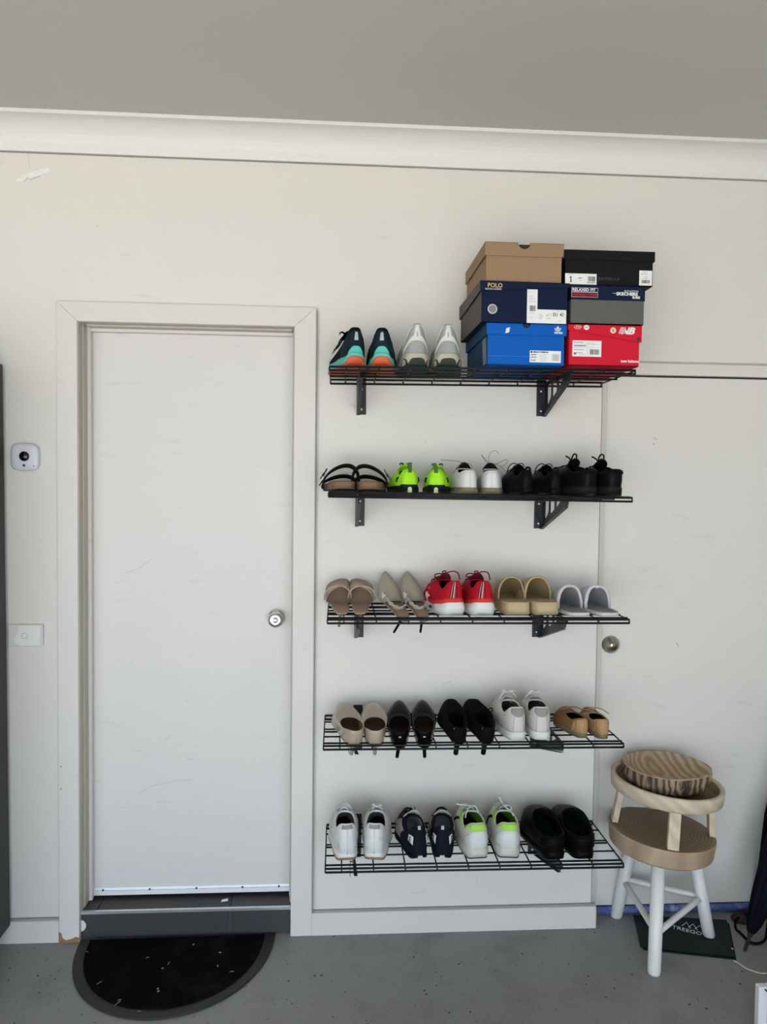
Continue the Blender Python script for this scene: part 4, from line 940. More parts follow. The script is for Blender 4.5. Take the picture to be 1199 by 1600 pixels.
# 1. teal and black running shoes
for (sd, nm), u, yw in zip(LR, (553, 596), (13, -4)):
    r = place('running_shoe', 'black running shoe with teal and orange sole, '+('left one, white curved side stripe' if sd < 0 else 'right one of the pair'), 'black and teal running shoes on the top shelf', 0, u, y=-.288, yaw=yw)
    s = Last(sd, .282, .100, heel=.82, waist=.78, thick=.030, sst=.028, zh=.120, zs=.090, zf=.100, y0=.025, y1=.46, cb=.175, blend=.35, toeblend=.75, upin=.93, spring=.018, heelin=.004, zpk=.006, bulge=.006)
    s.sole(r, [('outsole', lambda t, th: s.zb(t), lambda t, th: s.zb(t)+.010+.018*pk(t, .05)*(abs(math.cos(th))**.5), .98, 1.0, .98, m_orange),
               ('midsole', lambda t, th: s.zb(t)+.008+.015*pk(t, .05)*(abs(math.cos(th))**.5), lambda t, th: s.ztop(t)+.003+.008*pk(t, .03), .97, .985, .94, m_teal)])
    up_ = s.upper(r, m_blk, m_in=m_lin, ins=m_lin, thk=.004)
    s.patch(r, -.95, .95, .02, lambda a: .58+.30*math.sin(PI*a), m_navym, 'heel_counter', .0012, 20)
    s.patch(r, -.34, .34, .02, lambda a: .10+.20*math.sin(PI*a)**1.5, m_teal, 'heel_clip', .0022, 12)
    s.patch(r, -.055, .055, .46, .80, m_silver, 'reflective_strip', .003, 6)
    outer = 1 if sd > 0 else -1
    s.patch(r, .95*outer, 2.05*outer, lambda a: .10+.55*(1-a)**1.3-.06*a, lambda a: .16+.55*(1-a)**1.15+.12*math.sin(PI*a)**2, m_wht, 'curved_stripe', .0025, 18, 5)
    s.tongue(r, m_blk, up_=.026, back=.024); s.laces(r, m_blk, rows=4, loop=.026, ends=.03, seed=sd)
# 2. grey and white trail shoes
for (sd, nm), u, yw in zip(LR, (649, 698), (2, -6)):
    r = place('trail_shoe', 'pale grey running shoe with cream sole and dark green lugs, '+nm+' one of the pair', 'pale grey running shoes beside the boxes', 0, u, y=-.288, yaw=yw)
    s = Last(sd, .282, .106, heel=.86, waist=.80, thick=.044, sst=.032, zh=.134, zs=.086, zf=.100, y0=.02, y1=.46, cb=.17, blend=.30, toeblend=.75, upin=.90, spring=.02, heelin=.008, bulge=.004)
    s.sole(r, [('lug_sole', lambda t, th: s.zb(t), lambda t, th: s.zb(t)+.009, .97, .98, .97, m_dgreen),
               ('midsole', lambda t, th: s.zb(t)+.007, lambda t, th: s.ztop(t)+.002, .98, 1.0, .90, m_cream)])
    for a0 in (-.62, .02, .66):
        mb = MB(); P_ = []
        for i in range(9):
            g = PI*i/8; th_ = a0+.27*math.cos(g); x, y, t = s.foot(th_ % (2*PI), 1.004); P_.append(Vector((x, y-.0005, .004+s.bevel*.7+.019*math.sin(g))))
        Q_ = [p+Vector((-p.x*.05, .008, 0)) for p in P_]; n_ = len(P_)
        mb.add(P_+Q_, [tuple(range(n_-1, -1, -1)), tuple(range(n_, 2*n_))]+[(i, i+1, n_+i+1, n_+i) for i in range(n_-1)]).build('heel_lug', m_dgreen, r)
    s.upper(r, m_gmesh, m_in=m_dgreen, ins=m_lin, thk=.004)
    s.patch(r, -.13, .13, .42, .97, m_wht, 'heel_strip', .0022, 8)
    for k_ in (-1, 1): s.patch(r, 0, .86*k_, lambda a: .40*(1-a**1.7)-.0, lambda a: .60-.40*a**1.3, m_wht, 'heel_arch', .0018, 14)
    s.seam(r, [(.30*k, .96-.012*k) for k in range(0, 1)]+[(.35+.12*i, .95-.055*i) for i in range(10)], m_wht, .0016, 'side_piping'); s.seam(r, [(-.35-.12*i, .95-.055*i) for i in range(10)], m_wht, .0016, 'side_piping')
    mb = MB()
    for i in range(4): p = s.S(0, .52+.045*i, .0035); mb.box(p.x-.0022, p.y-.001, p.z-.0015, p.x+.0012+.0008*(i % 2), p.y+.001, p.z+.0015)
    mb.build('printed_mark', m_gink, r)
    s.tongue(r, m_gmesh, up_=.018, back=.012); s.laces(r, m_dgreen, rows=4, loop=.022, ends=.03, seed=sd+5)
# 3. sandals
for (sd, nm), u, yw in zip(LR, (536, 577), (6, -5)):
    r = place('sandal', 'dark two-strap sandal with cork footbed, '+nm+' one of the pair', 'cork footbed sandals on the second shelf', 1, u, y=-.268, yaw=yw)
    s = Last(sd, .262, .104, heel=.80, waist=.78, thick=.030, sst=.024, et=.7, spring=.006, bevel=.003, upin=.98, bulge=0)
    s.sole(r, [('outsole', lambda t, th: s.zb(t), lambda t, th: s.zb(t)+.007, .98, 1.0, .99, m_bsole),
               ('cork_footbed', lambda t, th: s.zb(t)+.0065, lambda t, th: s.ztop(t)+.004*pk(t, .3), .985, .99, 1.0, m_cork),
               ('footbed_lining', lambda t, th: s.ztop(t)+.002*pk(t, .3), lambda t, th: s.ztop(t)+.0045*pk(t, .3)+.0008, .94, .93, .9, m_bstrap)])
    for yc, zt, wd, ex, lw in ((.118, .088, .036, 1.04, .9), (.185, .054, .036, 1.0, .9)):
        mb = MB(); vs = []; n = 20; hwid = s.W/2*ex*1.02
        for i in range(n+1):
            a = PI*i/n; x = -hwid*math.cos(a)*(1 if abs(math.cos(a)) < .9 else .985); z = .012+(zt-.012)*abs(math.sin(a+.32*sd*math.sin(a)))**.72; x0_ = -sd*s.curve*s.W*.3
            tl = -sd*.006*math.cos(a)
            for dy, k_ in ((-wd/2, 1), (wd/2, 1), (wd/2, .93), (-wd/2, .93)):
                vs.append((x*k_+x0_, yc+dy+tl, z-(.0055 if k_ != 1 else 0)-dy*.24*abs(math.sin(a))))
        mb.add(vs, [(i*4+j, i*4+(j+1) % 4, (i+1)*4+(j+1) % 4, (i+1)*4+j) for i in range(n) for j in range(4)]+[(0, 1, 2, 3), (n*4+3, n*4+2, n*4+1, n*4)])
        st_ = mb.build('strap', m_bstrap, r, smooth=False, bevel=.001)
        x = sd*hwid*.86; z = .012+(zt-.012)*.66; c0 = Vector((x-sd*s.curve*s.W*.3, yc, z))
        MB().tube([c0+Vector((sd*.006*a_, b_, -.010*a_*1.2)) for a_, b_ in ((-1, -.014), (1, -.014), (1, .014), (-1, .014))], .0016, 6, closed=True).build('buckle', m_bracket, st_)
        mb = MB(); mb.add([c0+Vector(q_) for q_ in ((sd*.002, -.009, -.002), (sd*.002, .009, -.002), (sd*.014, .009, -.022), (sd*.014, -.009, -.022), (sd*.005, -.009, -.002), (sd*.005, .009, -.002), (sd*.017, .009, -.022), (sd*.017, -.009, -.022))],
               [(0,1,2,3),(7,6,5,4),(0,4,5,1),(1,5,6,2),(2,6,7,3),(3,7,4,0)]).build('strap_end', m_bstrap, st_)
# 4. lime shoes
for (sd, nm), u, yw in zip(LR, (637, 681), (5, -11)):
    r = place('sneaker', 'lime green shoe with black sole, '+('left one with an upright heel loop' if sd < 0 else 'right one with a bent heel loop'), 'lime green shoes on the second shelf', 1, u, y=-.262, yaw=yw)
    s = Last(sd, .255, .096, heel=.80, waist=.78, thick=.022, sst=.018, zh=.074, zs=.055, zf=.074, y0=.03, y1=.44, cb=.185, blend=.5, upin=.92, spring=.010, bevel=.006)
    s.sole(r, [('sole', lambda t, th: s.zb(t), lambda t, th: s.ztop(t)+.001+.012*pk(t, .05)*(abs(math.cos(th))), .98, 1.0, .95, m_bsole)])
    s.upper(r, m_lime, m_in=m_lime, ins=m_lin)
    p = s.foot(0)[1]
    mb = MB().prism([(-.007, .001), (.007, .001), (.006, .016), (0, .020), (-.006, .016)], -.0012, .004).build('heel_insert', m_limel, r)
    s.patch(r, -.42, .42, .06, lambda a: .20+.26*math.sin(PI*a), m_lime, 'heel_panel', .0015)
    for k_ in (-1, 1):
        s.seam(r, [(k_*.5, .05), (k_*.42, .4), (k_*.30, .7), (k_*.2, .95)], mat('lime_seam', (.2, .5, .03), .7), .0008)
        mb = MB()
        for a in (0, 2.1, 4.2): mb.tube([s.S(k_*.92, .42, .002), s.S(k_*.92+.11*math.cos(a+.5), .42+.17*math.sin(a+.5), .002)], .0022, 5)
        mb.build('side_mark', m_bsole, r)
    c = s.S(0, .92, .001); bt = .0 if sd < 0 else -.006
    lp = [c+Vector((0, -.001, -.012)), c+Vector((bt*.3, -.004, .006)), c+Vector((bt, -.003, .022)), c+Vector((bt*1.2, .002, .024)), c+Vector((bt, .006, .020)), c+Vector((0, .007, .002))]
    mb = MB(); vs = []
    for q_ in lp:
        for dx in (-.006, .006): vs += [q_+Vector((dx, 0, 0)), q_+Vector((dx, .0012, -.0012))]
    mb.add(vs, [(i*4+0, i*4+2, (i+1)*4+2, (i+1)*4+0) for i in range(5)]+[(i*4+1, (i+1)*4+1, (i+1)*4+3, i*4+3) for i in range(5)]+[(i*4, (i+1)*4, (i+1)*4+1, i*4+1) for i in range(5)]+[(i*4+2, i*4+3, (i+1)*4+3, (i+1)*4+2) for i in range(5)])
    mb.build('pull_loop', mat('green_webbing', (.05, .10, .03), .8), r)
    s.tongue(r, m_lime, up_=.016, back=.01); s.laces(r, m_bsole, rows=4, loop=.018, ends=.02, seed=sd+8)
# 5. white casual shoes with twine laces
wild = {-1: [[(0, 0, 0), (-.012, -.01, .006), (-.030, -.012, .010), (-.060, -.01, .012), (-.078, -.01, .012)], [(0, 0, 0), (-.012, -.02, .0), (-.024, -.03, -.010), (-.034, -.03, -.022), (-.042, -.03, -.034)], [(0, 0, 0), (.018, -.006, .002), (.028, -.01, -.010), (.026, -.01, -.02)]],
        1: [[(0, 0, 0), (-.006, -.01, .020), (.002, -.01, .040), (.018, -.01, .046), (.026, -.01, .036)], [(0, 0, 0), (-.018, -.01, .014), (-.030, -.01, .032), (-.020, -.01, .022), (-.006, -.008, .006)], [(0, 0, 0), (.025, -.01, .004), (.050, -.012, .016), (.056, -.012, .010), (.040, -.012, -.006), (.018, -.01, .002)], [(0, 0, 0), (.02, -.02, .0), (.040, -.03, -.012), (.052, -.03, -.030)]]}
for (sd, nm), u, yw in zip(LR, (730, 766), (4, -10)):
    r = place('casual_shoe', 'white leather shoe with dirty tan sole and loose twine laces, '+nm+' one of the pair', 'white shoes with twine laces', 1, u, y=-.266, yaw=yw)
    s = Last(sd, .258, .090, heel=.80, waist=.78, thick=.020, sst=.016, zh=.074, zs=.066, zf=.082, y0=.03, y1=.44, cb=.195, blend=.38, upin=.92, spring=.006, bevel=.003, bulge=.002)
    s.sole(r, [('sole', lambda t, th: s.zb(t), lambda t, th: s.ztop(t)+.001, .98, 1.02, .97, m_jute)])
    s.upper(r, m_wht, m_in=m_lin, ins=m_lin); s.seam(r, [(0, .02), (0, .5), (0, .97)], m_offw); s.seam(r, [(-1.1+.1*i, .55+.30*math.cos((-1.1+.1*i))) for i in range(23)], m_offw)
    s.tongue(r, m_lin, up_=.018, back=.012); s.laces(r, m_twine, r=.0011, rows=3, bow=False, loops=wild[sd], seed=sd)
# 6. small black shoes
for (sd, nm), u, yw in zip(LR, (818, 862), (9, 4)):
    r = place('lace_up_shoe', 'small black leather lace-up shoe with low heel, '+nm+' one of the pair', 'small black lace-ups on the second shelf', 1, u, y=-.262, yaw=yw)
    s = Last(sd, .250, .078, heel=.72, waist=.72, thick=.022, sst=.010, zh=.078, zs=.058, zf=.084, y0=.03, y1=.42, cb=.20, blend=.45, upin=.93, spring=.008, bevel=.002)
    s.sole(r, [('heel_and_sole', lambda t, th: s.zb(t)+(.012 if .34 < t < .5 else 0), lambda t, th: s.ztop(t)+.001, .97, .97, .99, m_bleather)])
    s.upper(r, m_bleather, m_in=m_lin, ins=m_lin)
    s.seam(r, [(-1.5+.15*i, .03) for i in range(21)], m_bsole, .0013, 'welt')
    s.patch(r, -.16, .16, .05, .96, m_bleather, 'back_strip', .0014, 8)
    c = s.S(0, .99)+Vector((0, .002, .004)); MB().tube([c+Vector((.008*math.cos(a), 0, .006*math.sin(a))) for a in [i*PI/5 for i in range(10)]], .0042, 8, closed=True).build('collar_loop', m_bleather, r, smooth=True)
    s.tongue(r, m_bleather, up_=.012, back=.014)
    s.laces(r, m_bsole, rows=3, r=.0017, bow=False, loops=[[(0, 0, 0), (-.016, -.01, .004), (-.032, -.012, -.006), (-.040, -.012, -.026), (-.034, -.012, -.032), (-.024, -.01, -.018), (-.008, -.004, -.002)], [(0, 0, 0), (.016, -.006, .004), (.024, -.006, -.008)]])
# 7. large black work shoes
for (sd, nm), u, yw in zip(LR, (914, 953), (20, 8)):
    r = place('work_shoe', 'large black leather work shoe with thick sole and loose laces, '+nm+' one of the pair', 'large black work shoes at the right end of the second shelf', 1, u, y=-.280, yaw=yw)
    s = Last(sd, .268, .100, heel=.74, waist=.74, thick=.030, sst=.024, zh=.086, zs=.074, zf=.096, y0=.02, y1=.44, cb=.24, blend=.55, upin=.93, spring=.012, bevel=.006, bulge=.006)
    s.sole(r, [('outsole', lambda t, th: s.zb(t), lambda t, th: s.zb(t)+.008, .98, .99, .98, m_bsole), ('midsole', lambda t, th: s.zb(t)+.0075, lambda t, th: s.ztop(t)+.001, 1.0, 1.01, .98, mat('charcoal_midsole', (.014, .014, .013), .6, spec=.12))])
    s.upper(r, m_bleather, m_in=m_lin, ins=m_lin, thk=.006)
    s.patch(r, -1.2, 1.2, .68, .93, m_blk, 'collar_pad', .004, 24); s.seam(r, [(-1.4+.14*i, .06) for i in range(21)], m_bsole, .0008, 'stitching')
    s.tongue(r, m_blk, up_=.024, back=.02)
    lp = [[(0, 0, 0), (-.006, -.012, .014), (.002, -.012, .026), (.012, -.012, .022), (.012, -.01, .006)], [(0, 0, 0), (-.016, -.01, .012), (-.03, -.01, .018)]] + ([[(-.004, 0, .006), (-.022, -.01, -.012), (-.040, -.012, -.036), (-.052, -.012, -.052)]] if sd < 0 else [])
    s.laces(r, m_blk, rows=4, r=.0026, loops=lp, bow=False)
# 8. nude heeled sandals
for (sd, nm), u, yw in zip(LR, (531, 564), (5, -4)):
    r = place('heeled_sandal', 'nude satin stiletto sandal with a wide toe strap, '+nm+' one of the pair', 'nude stiletto sandals on the middle shelf', 2, u, y=-.262, yaw=yw, pitch=35, hs=(.074, .225), dz=.018)
    s = Last(sd, .225, .080, heel=.70, waist=.62, thick=.004, sst=.005, H=.074, et=.8, spring=.004, bevel=0, upin=.98, curve=.08)
    s.sole(r, [('sole', lambda t, th: s.zb(t), lambda t, th: s.ztop(t)+.001, .97, 1.0, 1.0, m_nude), ('insole', lambda t, th: s.ztop(t)+.0005, lambda t, th: s.ztop(t)+.002, .95, .95, .93, m_nudein)])
    for y_, zt, wd in ((.168, .060, .056),):
        mb = MB(); vs = []; n = 22
        for i in range(n+1):
            a = PI*i/n; x = -.044*math.cos(a); z = .004+(zt)*abs(math.sin(a))**.7
            for dy, k_, dz in ((-wd/2, 1, .006), (wd/2, .96, -.012), (wd/2, .92, -.015), (-wd/2, .95, .003)): vs.append((x*k_-sd*.003, y_+dy+.014*math.cos(a)*sd, z*k_+dz*abs(math.sin(a))))
        mb.add(vs, [(i*4+j, i*4+(j+1) % 4, (i+1)*4+(j+1) % 4, (i+1)*4+j) for i in range(n) for j in range(4)]); b_ = mb.build('toe_strap', m_nude, r, smooth=True)
    mb = MB(); vs = []
    P_ = []
    for i in range(19):
        a = PI*i/18; P_.append((-.045*math.cos(a)+sd*.001, .135+.010*math.sin(a), .012+.054*math.sin(a)**.7))
    MB().tube(P_, .0028, 6).build('ankle_strap', m_taupeL, r, smooth=True)
    if sd > 0: MB().lathe([(.0045, 0), (.0045, .003), (.001, .004)], 12, 0, (-.040, .100, .018)).build('strap_stud', m_brass, r)
    s.heel_post(r, m_nude, .011, .0048, -.001, y=.026, name='stiletto_heel', dx=sd*0-.003)
# 9. pointed slingbacks
for (sd, nm), u, yw, hx in zip(LR, (622, 655), (12, 6), (-.014, .006)):
    r = place('slingback_shoe', 'pointed taupe slingback with sparkling strap and black stiletto, '+nm+' one of the pair', 'pointed slingbacks on the middle shelf', 2, u, y=-.284, yaw=yw, pitch=42, hs=(.078, .275), dz=.034)
    s = Last(sd, .275, .090, heel=.58, waist=.66, thick=.004, sst=.004, H=.078, et=1.35, eh=.6, spring=.004, bevel=0, upin=.98, curve=.05, mule=True, y1=.44, cb=.44, zf=.020, toeblend=.55, blend=.7, warp=1.12, ball=.64, bulge=0)
    s.sole(r, [('sole', lambda t, th: s.zb(t), lambda t, th: s.ztop(t)+.001, .97, 1.0, 1.0, m_nude)])
    s.upper(r, m_taupeL, m_in=m_taupeIn, ins=m_nudein, thk=.0012, lip=.0012)
    P_ = []; w0 = .036
    for i in range(25):
        a = PI*i/24; P_.append(Vector((-w0*math.cos(a), .130-.070*math.sin(a)**1.2+(.0), .044+.026*math.sin(a)-.0+.006*abs(math.cos(a)))))
    vs = []; mb = MB()
    for i, p in enumerate(P_):
        wob = .0012*math.sin(i*2.1)
        for dz, dy in ((.0075, -.001), (.0075, .003), (-.0075, .004), (-.0075, 0)): vs.append(p+Vector((wob, dy+wob, dz+wob)))
    mb.add(vs, [(i*4+j, i*4+(j+1) % 4, (i+1)*4+(j+1) % 4, (i+1)*4+j) for i in range(24) for j in range(4)]+[(0, 1, 2, 3), (99, 98, 97, 96)]); mb.build('sparkling_strap', m_glit, r)
    for k_ in (-1, 1):
        mb = MB(); c = P_[0] if k_ < 0 else P_[-1]
        for i in range(4): mb.tube([c+Vector((k_*.002+.004*math.cos(i*1.6+j*.6), -.006+i*.006+.004*math.sin(j*.9), .004+.006*math.sin(j*.7+i))) for j in range(6)], .003, 6)
        mb.build('strap_ruffle', m_glit, r, smooth=True)
    s.heel_post(r, m_bpat, .015, .0040, -.002, y=.022, name='stiletto_heel', dx=hx)
# 10. red running shoes
for (sd, nm), u, yw in zip(LR, (706, 752), (14, 1)):
    r = place('running_shoe', 'red running shoe with thick white sole, '+('left one turned to show its side' if sd < 0 else 'right one of the pair'), 'red running shoes on the middle shelf', 2, u, y=-.276, yaw=yw)
    s = Last(sd, .268, .104, heel=.88, waist=.84, thick=.040, sst=.030, zh=.112, zs=.082, zf=.104, y0=.03, y1=.46, cb=.19, blend=.35, upin=.90, spring=.014, heelin=.006, bulge=.003)
    wv = lambda t, th: .010*pk(t, .09)-.006*math.exp(-((t-.34)/.1)**2)+.004*math.exp(-((t-.6)/.15)**2)
    s.sole(r, [('midsole', lambda t, th: s.zb(t), lambda t, th: s.ztop(t)-.002+wv(t, th), .92, 1.03, .95, m_foamw), ('foam_band', lambda t, th: s.ztop(t)-.005+wv(t, th), lambda t, th: s.ztop(t)+.009+wv(t, th), .95, .945, .90, m_coral)])
    s.upper(r, m_redm, m_in=m_lin, ins=m_lin, thk=.004)
    for a in (-.17, -.05): s.patch(r, a, a+.04, .12, .97, m_silver, 'heel_stripe', .0018, 4)
    for a in (-.20, -.10, .02): s.seam(r, [(a, .12), (a, .5), (a, .97)], m_lin, .0010, 'stripe_edge')
    p = Vector(s.foot(2*PI-1.1, 1.0)[:2]+(.024,)); MB().add([p+Vector(q_) for q_ in ((-.0135, .014, -.005), (-.010, -.004, -.005), (-.010, -.004, .004), (-.0135, .014, .004))], [(0, 1, 2, 3)]).build('side_badge', m_ink, r) if sd < 0 else None
    s.patch(r, -2.2, -1.55, .25, lambda a: .55+.1*a, m_redm, 'side_overlay', .0012) 
    s.seam(r, [(-2.0, .5), (-1.95, .58), (-1.85, .6), (-1.8, .52)], m_gold if 'm_gold' in globals() else c_gold, .0008, 'gold_mark')
    s.tongue(r, m_dredlace, up_=.022, back=.016)
    s.laces(r, m_dredlace, rows=4, r=.0022, loops=[[(0, 0, 0), (-.018, -.012, .006), (-.032, -.012, .004), (-.034, -.012, -.006), (-.016, -.006, -.004)], [(0, 0, 0), (-.008, -.014, .012), (.002, -.016, .014), (.006, -.01, .002)], [(0, -.002, 0), (.014, -.03, .014), (.030, -.05, .012), (.034, -.06, -.010)]], bow=False)
# 11. tan foam clogs
for (sd, nm), u, yw in zip(LR, (805, 849), (2, 3)):
    r = place('foam_slide', 'tan foam clog with open back and thick sole, '+nm+' one of the pair', 'tan foam clogs on the middle shelf', 2, u, y=-.262, yaw=yw)
    s = Last(sd, .255, .106, heel=.88, waist=.86, thick=.040, sst=.030, et=.7, eh=.5, mule=True, y1=.42, cb=.50, zf=.078, blend=.8, toeblend=.8, upin=.97, spring=.010, bevel=.004, warp=1.35, bulge=0)
    s.sole(r, [('sole', lambda t, th: s.zb(t), lambda t, th: s.ztop(t)+.004, .96, 1.0, .98, m_tan)])
    s.upper(r, m_tan, m_in=m_tanin, ins=m_tanin, thk=.004, lip=.004)
    mb = MB()
    for i in range(22):
        th = (-.75+1.5*i/21) % (2*PI); x, y, t = s.foot(th, 1.0); mb.box(x-.0006, y-.0016+s.bevel*.5, .006, x+.0006, y+.002, .013)
    mb.build('tread_ridges', m_tan, r)
# 12. white slippers
for (sd, nm), u, yw in zip(LR, (900, 945), (5, 4)):
    r = place('slipper', 'white towelling slipper with open back, '+('left one, rounder opening' if sd < 0 else 'right one, creased opening'), 'white slippers on the middle shelf', 2, u, y=-.276, yaw=yw)
    s = Last(sd, .262, .098, heel=.86, waist=.84, thick=.009, sst=.008, et=.7, eh=.55, mule=True, y1=.40, cb=.50, zf=.078, blend=.8, toeblend=.8, upin=.97, spring=.004, bevel=.002, warp=1.4, bulge=0)
    s.sole(r, [('sole', lambda t, th: s.zb(t), lambda t, th: s.ztop(t)+.001, .97, 1.0, 1.0, m_foamw)])
    s.upper(r, m_terry, m_in=m_terry2, ins=m_terry2, thk=.005, lip=.005)
    P_ = [s.S(PI/2+PI*i/16, 1.0) for i in range(17)]
    if sd > 0: P_[8] = P_[8]+Vector((-.002, 0, -.005))
    MB().tube(P_, .0055, 8).build('padded_edge', m_terry, r, smooth=True)
# 13. nude pumps
def pump(r, s, mo, min_, mins, heel):
    s.sole(r, [('sole', lambda t, th: s.zb(t), lambda t, th: s.ztop(t)+.001, .92, .95, .97, heel[0])])
    s.upper(r, mo, m_in=min_, ins=mins, thk=.0015, lip=.0012)
    s.heel_post(r, *heel)
for (sd, nm), u, yw in zip(LR, (549, 586), (11, -3)):
    r = place('pump_shoe', 'nude patent court shoe with rounded toe, '+('left one, turned to the left' if sd < 0 else 'right one of the pair'), 'nude patent court shoes on the fourth shelf', 3, u, y=-.282, yaw=yw, pitch=27, hs=(.052, .248))
    s = Last(sd, .248, .090, heel=.74, waist=.74, thick=.004, sst=.004, H=.052, et=.85, eh=.6, spring=.004, bevel=0, upin=.98, y0=.03, y1=.54, cb=.25, zh=.066, zs=.052, zf=.052, blend=.6, toeblend=.8, curve=.08, bulge=.003)
    pump(r, s, m_patent, m_taupeIn, m_taupeIn, (m_patent, .018, .006, -.004, .030, 'block_heel'))
    if sd < 0: s.seam(r, [(0, .05), (0, .5), (0, .97)], m_taupeL, .0006)
# 14. black pointed pumps
for (sd, nm), u, yw, hx in zip(LR, (624, 663), (-3, -6), (-.006, .003)):
    r = place('pump_shoe', 'black pointed court shoe with small silver heel knot, '+('left one, dark plum lining' if sd < 0 else 'right one, brown lining'), 'black pointed court shoes on the fourth shelf', 3, u, y=-.284, yaw=yw, pitch=29, hs=(.060, .262))
    s = Last(sd, .262, .086, heel=.72, waist=.78, thick=.004, sst=.004, H=.060, et=1.15, eh=.62, spring=.004, bevel=0, upin=.98, y0=.03, y1=.55, cb=.26, zh=.062, zs=.048, zf=.052, blend=.6, toeblend=.75, curve=.05, bulge=.002)
    li = m_plum if sd < 0 else m_brlin
    pump(r, s, m_bpat, li, li, (m_bpat, .018, .0060, -.008, .028, 'stiletto_heel', 16, hx))
    c = s.S(0, .72, .002); mb = MB().lathe([(.001, -.003), (.003, -.002), (.003, .002), (.001, .003)], 8, 0, tuple(c))
    for k_ in (-1, 1): mb.tube([c, c+Vector((k_*.003, -.001, .002)), c+Vector((k_*.004, -.001, 0)), c+Vector((k_*.003, -.001, -.002)), c], .0011, 5)
    mb.build('metal_knot', m_brass, r, smooth=True)
# 15. black lace-up heeled booties
for (sd, nm), u, yw in zip(LR, (713, 756), (2, 2)):
    r = place('heeled_bootie', 'black suede lace-up heeled shoe boot, '+nm+' one of the pair', 'black lace-up heeled shoes on the fourth shelf', 3, u, y=-.282, yaw=yw, pitch=27, hs=(.062, .248))
    s = Last(sd, .248, .088, heel=.68, waist=.72, thick=.005, sst=.006, H=.062, et=.9, eh=.62, spring=.006, bevel=0, upin=.98, y0=.03, y1=.50, cb=.22, zh=.062, zs=.060, zf=.074, blend=.6, toeblend=.8, bulge=.003)
    s.sole(r, [('sole', lambda t, th: s.zb(t), lambda t, th: s.ztop(t)+.001, .95, 1.0, 1.0, m_bsole)])
    s.upper(r, m_bsuede, m_in=mat('wine_lining', (.014, .004, .004), .8), ins=m_lin, thk=.003)
    s.heel_post(r, m_bsuede, .020, .0080, -.006, .028, 'block_heel')
    s.patch(r, -.12, .12, .05, .97, m_bsuede, 'back_strip', .0018, 6)
    s.tongue(r, m_bsuede, up_=.016, back=.012, wd=.036)
    s.laces(r, m_bsuede, rows=4, r=.0016, loops=[[(0, 0, 0), (.022, -.01, .004), (.034, -.01, .010), (.038, -.01, .0), (.026, -.01, -.010)], [(0, 0, 0), (-.02, -.01, .0), (-.034, -.02, -.016)]], bow=False)
    mb = MB()
    for k_ in (-1, 1): p = s.S(k_*.55, .86, .0015); mb.lathe([(.0022, -.0012), (.0022, .0012), (.0004, .0016)], 8, 0, tuple(p))
    mb.build('eyelets', m_brass, r)
# 16. white leather sneakers
for (sd, nm), u, yw in zip(LR, (804, 842), (5, -6)):
    r = place('sneaker', 'off-white leather sneaker with grey heel tab and bow laces, '+('left one, with the larger bow' if sd < 0 else 'right one of the pair'), 'off-white sneakers on the fourth shelf', 3, u, y=-.285, yaw=yw)
    s = Last(sd, .272, .094, heel=.78, waist=.80, thick=.026, sst=.024, zh=.104, zs=.076, zf=.096, y0=.05, y1=.50, cb=.235, blend=.40, upin=.93, spring=.010, bevel=.002, bulge=.004)
    s.sole(r, [('cup_sole', lambda t, th: s.zb(t), lambda t, th: s.ztop(t)+.001, .98, 1.0, .985, m_wsole)])
    s.upper(r, m_offw, m_in=m_greyln, ins=m_greyln, thk=.006, lip=.004)
    s.patch(r, -.52, .52, lambda a: .80-.24*math.sin(PI*a)**.7, .97, m_greyln, 'heel_tab', .0020, 16)
    s.seam(r, [(-.22, .04), (-.22, .55)], m_greyln); s.seam(r, [(.22, .04), (.22, .55)], m_greyln); s.seam(r, [(-1.5+.15*i, .04) for i in range(21)], m_greyln, .0007)
    s.seam(r, [(-1.2+.1*i, .50+.24*abs((-1.2+.1*i)/1.2)) for i in range(5)], m_greyln); s.seam(r, [(.8+.1*i, .66+.02*i) for i in range(5)], m_greyln)
    s.tongue(r, m_offw, up_=.014, back=.012, wd=.05); s.laces(r, m_wht, rows=5, r=.0024, loop=.018 if sd < 0 else .014, ends=.032, bz=.010, seed=sd+20)
# 17. tan wedges
for (sd, nm), u, yw in zip(LR, (903, 936), (11, 0)):
    r = place('wedge_shoe', 'tan shoe with striped wooden-look heel and thin laces, '+('left one, brown upper' if sd < 0 else 'right one, nearest the shelf end'), 'tan shoes with striped heels on the fourth shelf', 3, u, y=-.268 if sd < 0 else -.280, yaw=yw)
    s = Last(sd, .205, .074, heel=.66, waist=.74, thick=.016, sst=.012, zh=.064, zs=.052, zf=.058, y0=.03, y1=.52, cb=.24, blend=.35, upin=.95, spring=.008, bevel=.002, bulge=.002, eh=.7)
    s.sole(r, [('sole', lambda t, th: s.zb(t), lambda t, th: s.ztop(t)+.001, .95, .97, .99, m_olive)])
    s.upper(r, m_brown if sd < 0 else m_tanl, m_in=m_plum, ins=m_lin, thk=.003)
    s.patch(r, -.95, .95, .02, lambda a: .75+.22*math.sin(PI*a), m_woodheel, 'heel_cover', .0018, 20)
    for i in range(7): s.seam(r, [(-.75+.25*i, .05), (-.75+.25*i, .8)], m_brown, .0004, 'heel_groove', .0022)
    s.laces(r, m_brown, rows=4, r=.0014, spread=.6, bow=False, loops=[[(0, 0, 0), (-.022, -.01, .006), (-.038, -.01, .002), (-.028, -.01, -.006)], [(0, 0, 0), (.024, -.01, .0), (.048, -.02, -.014)]])
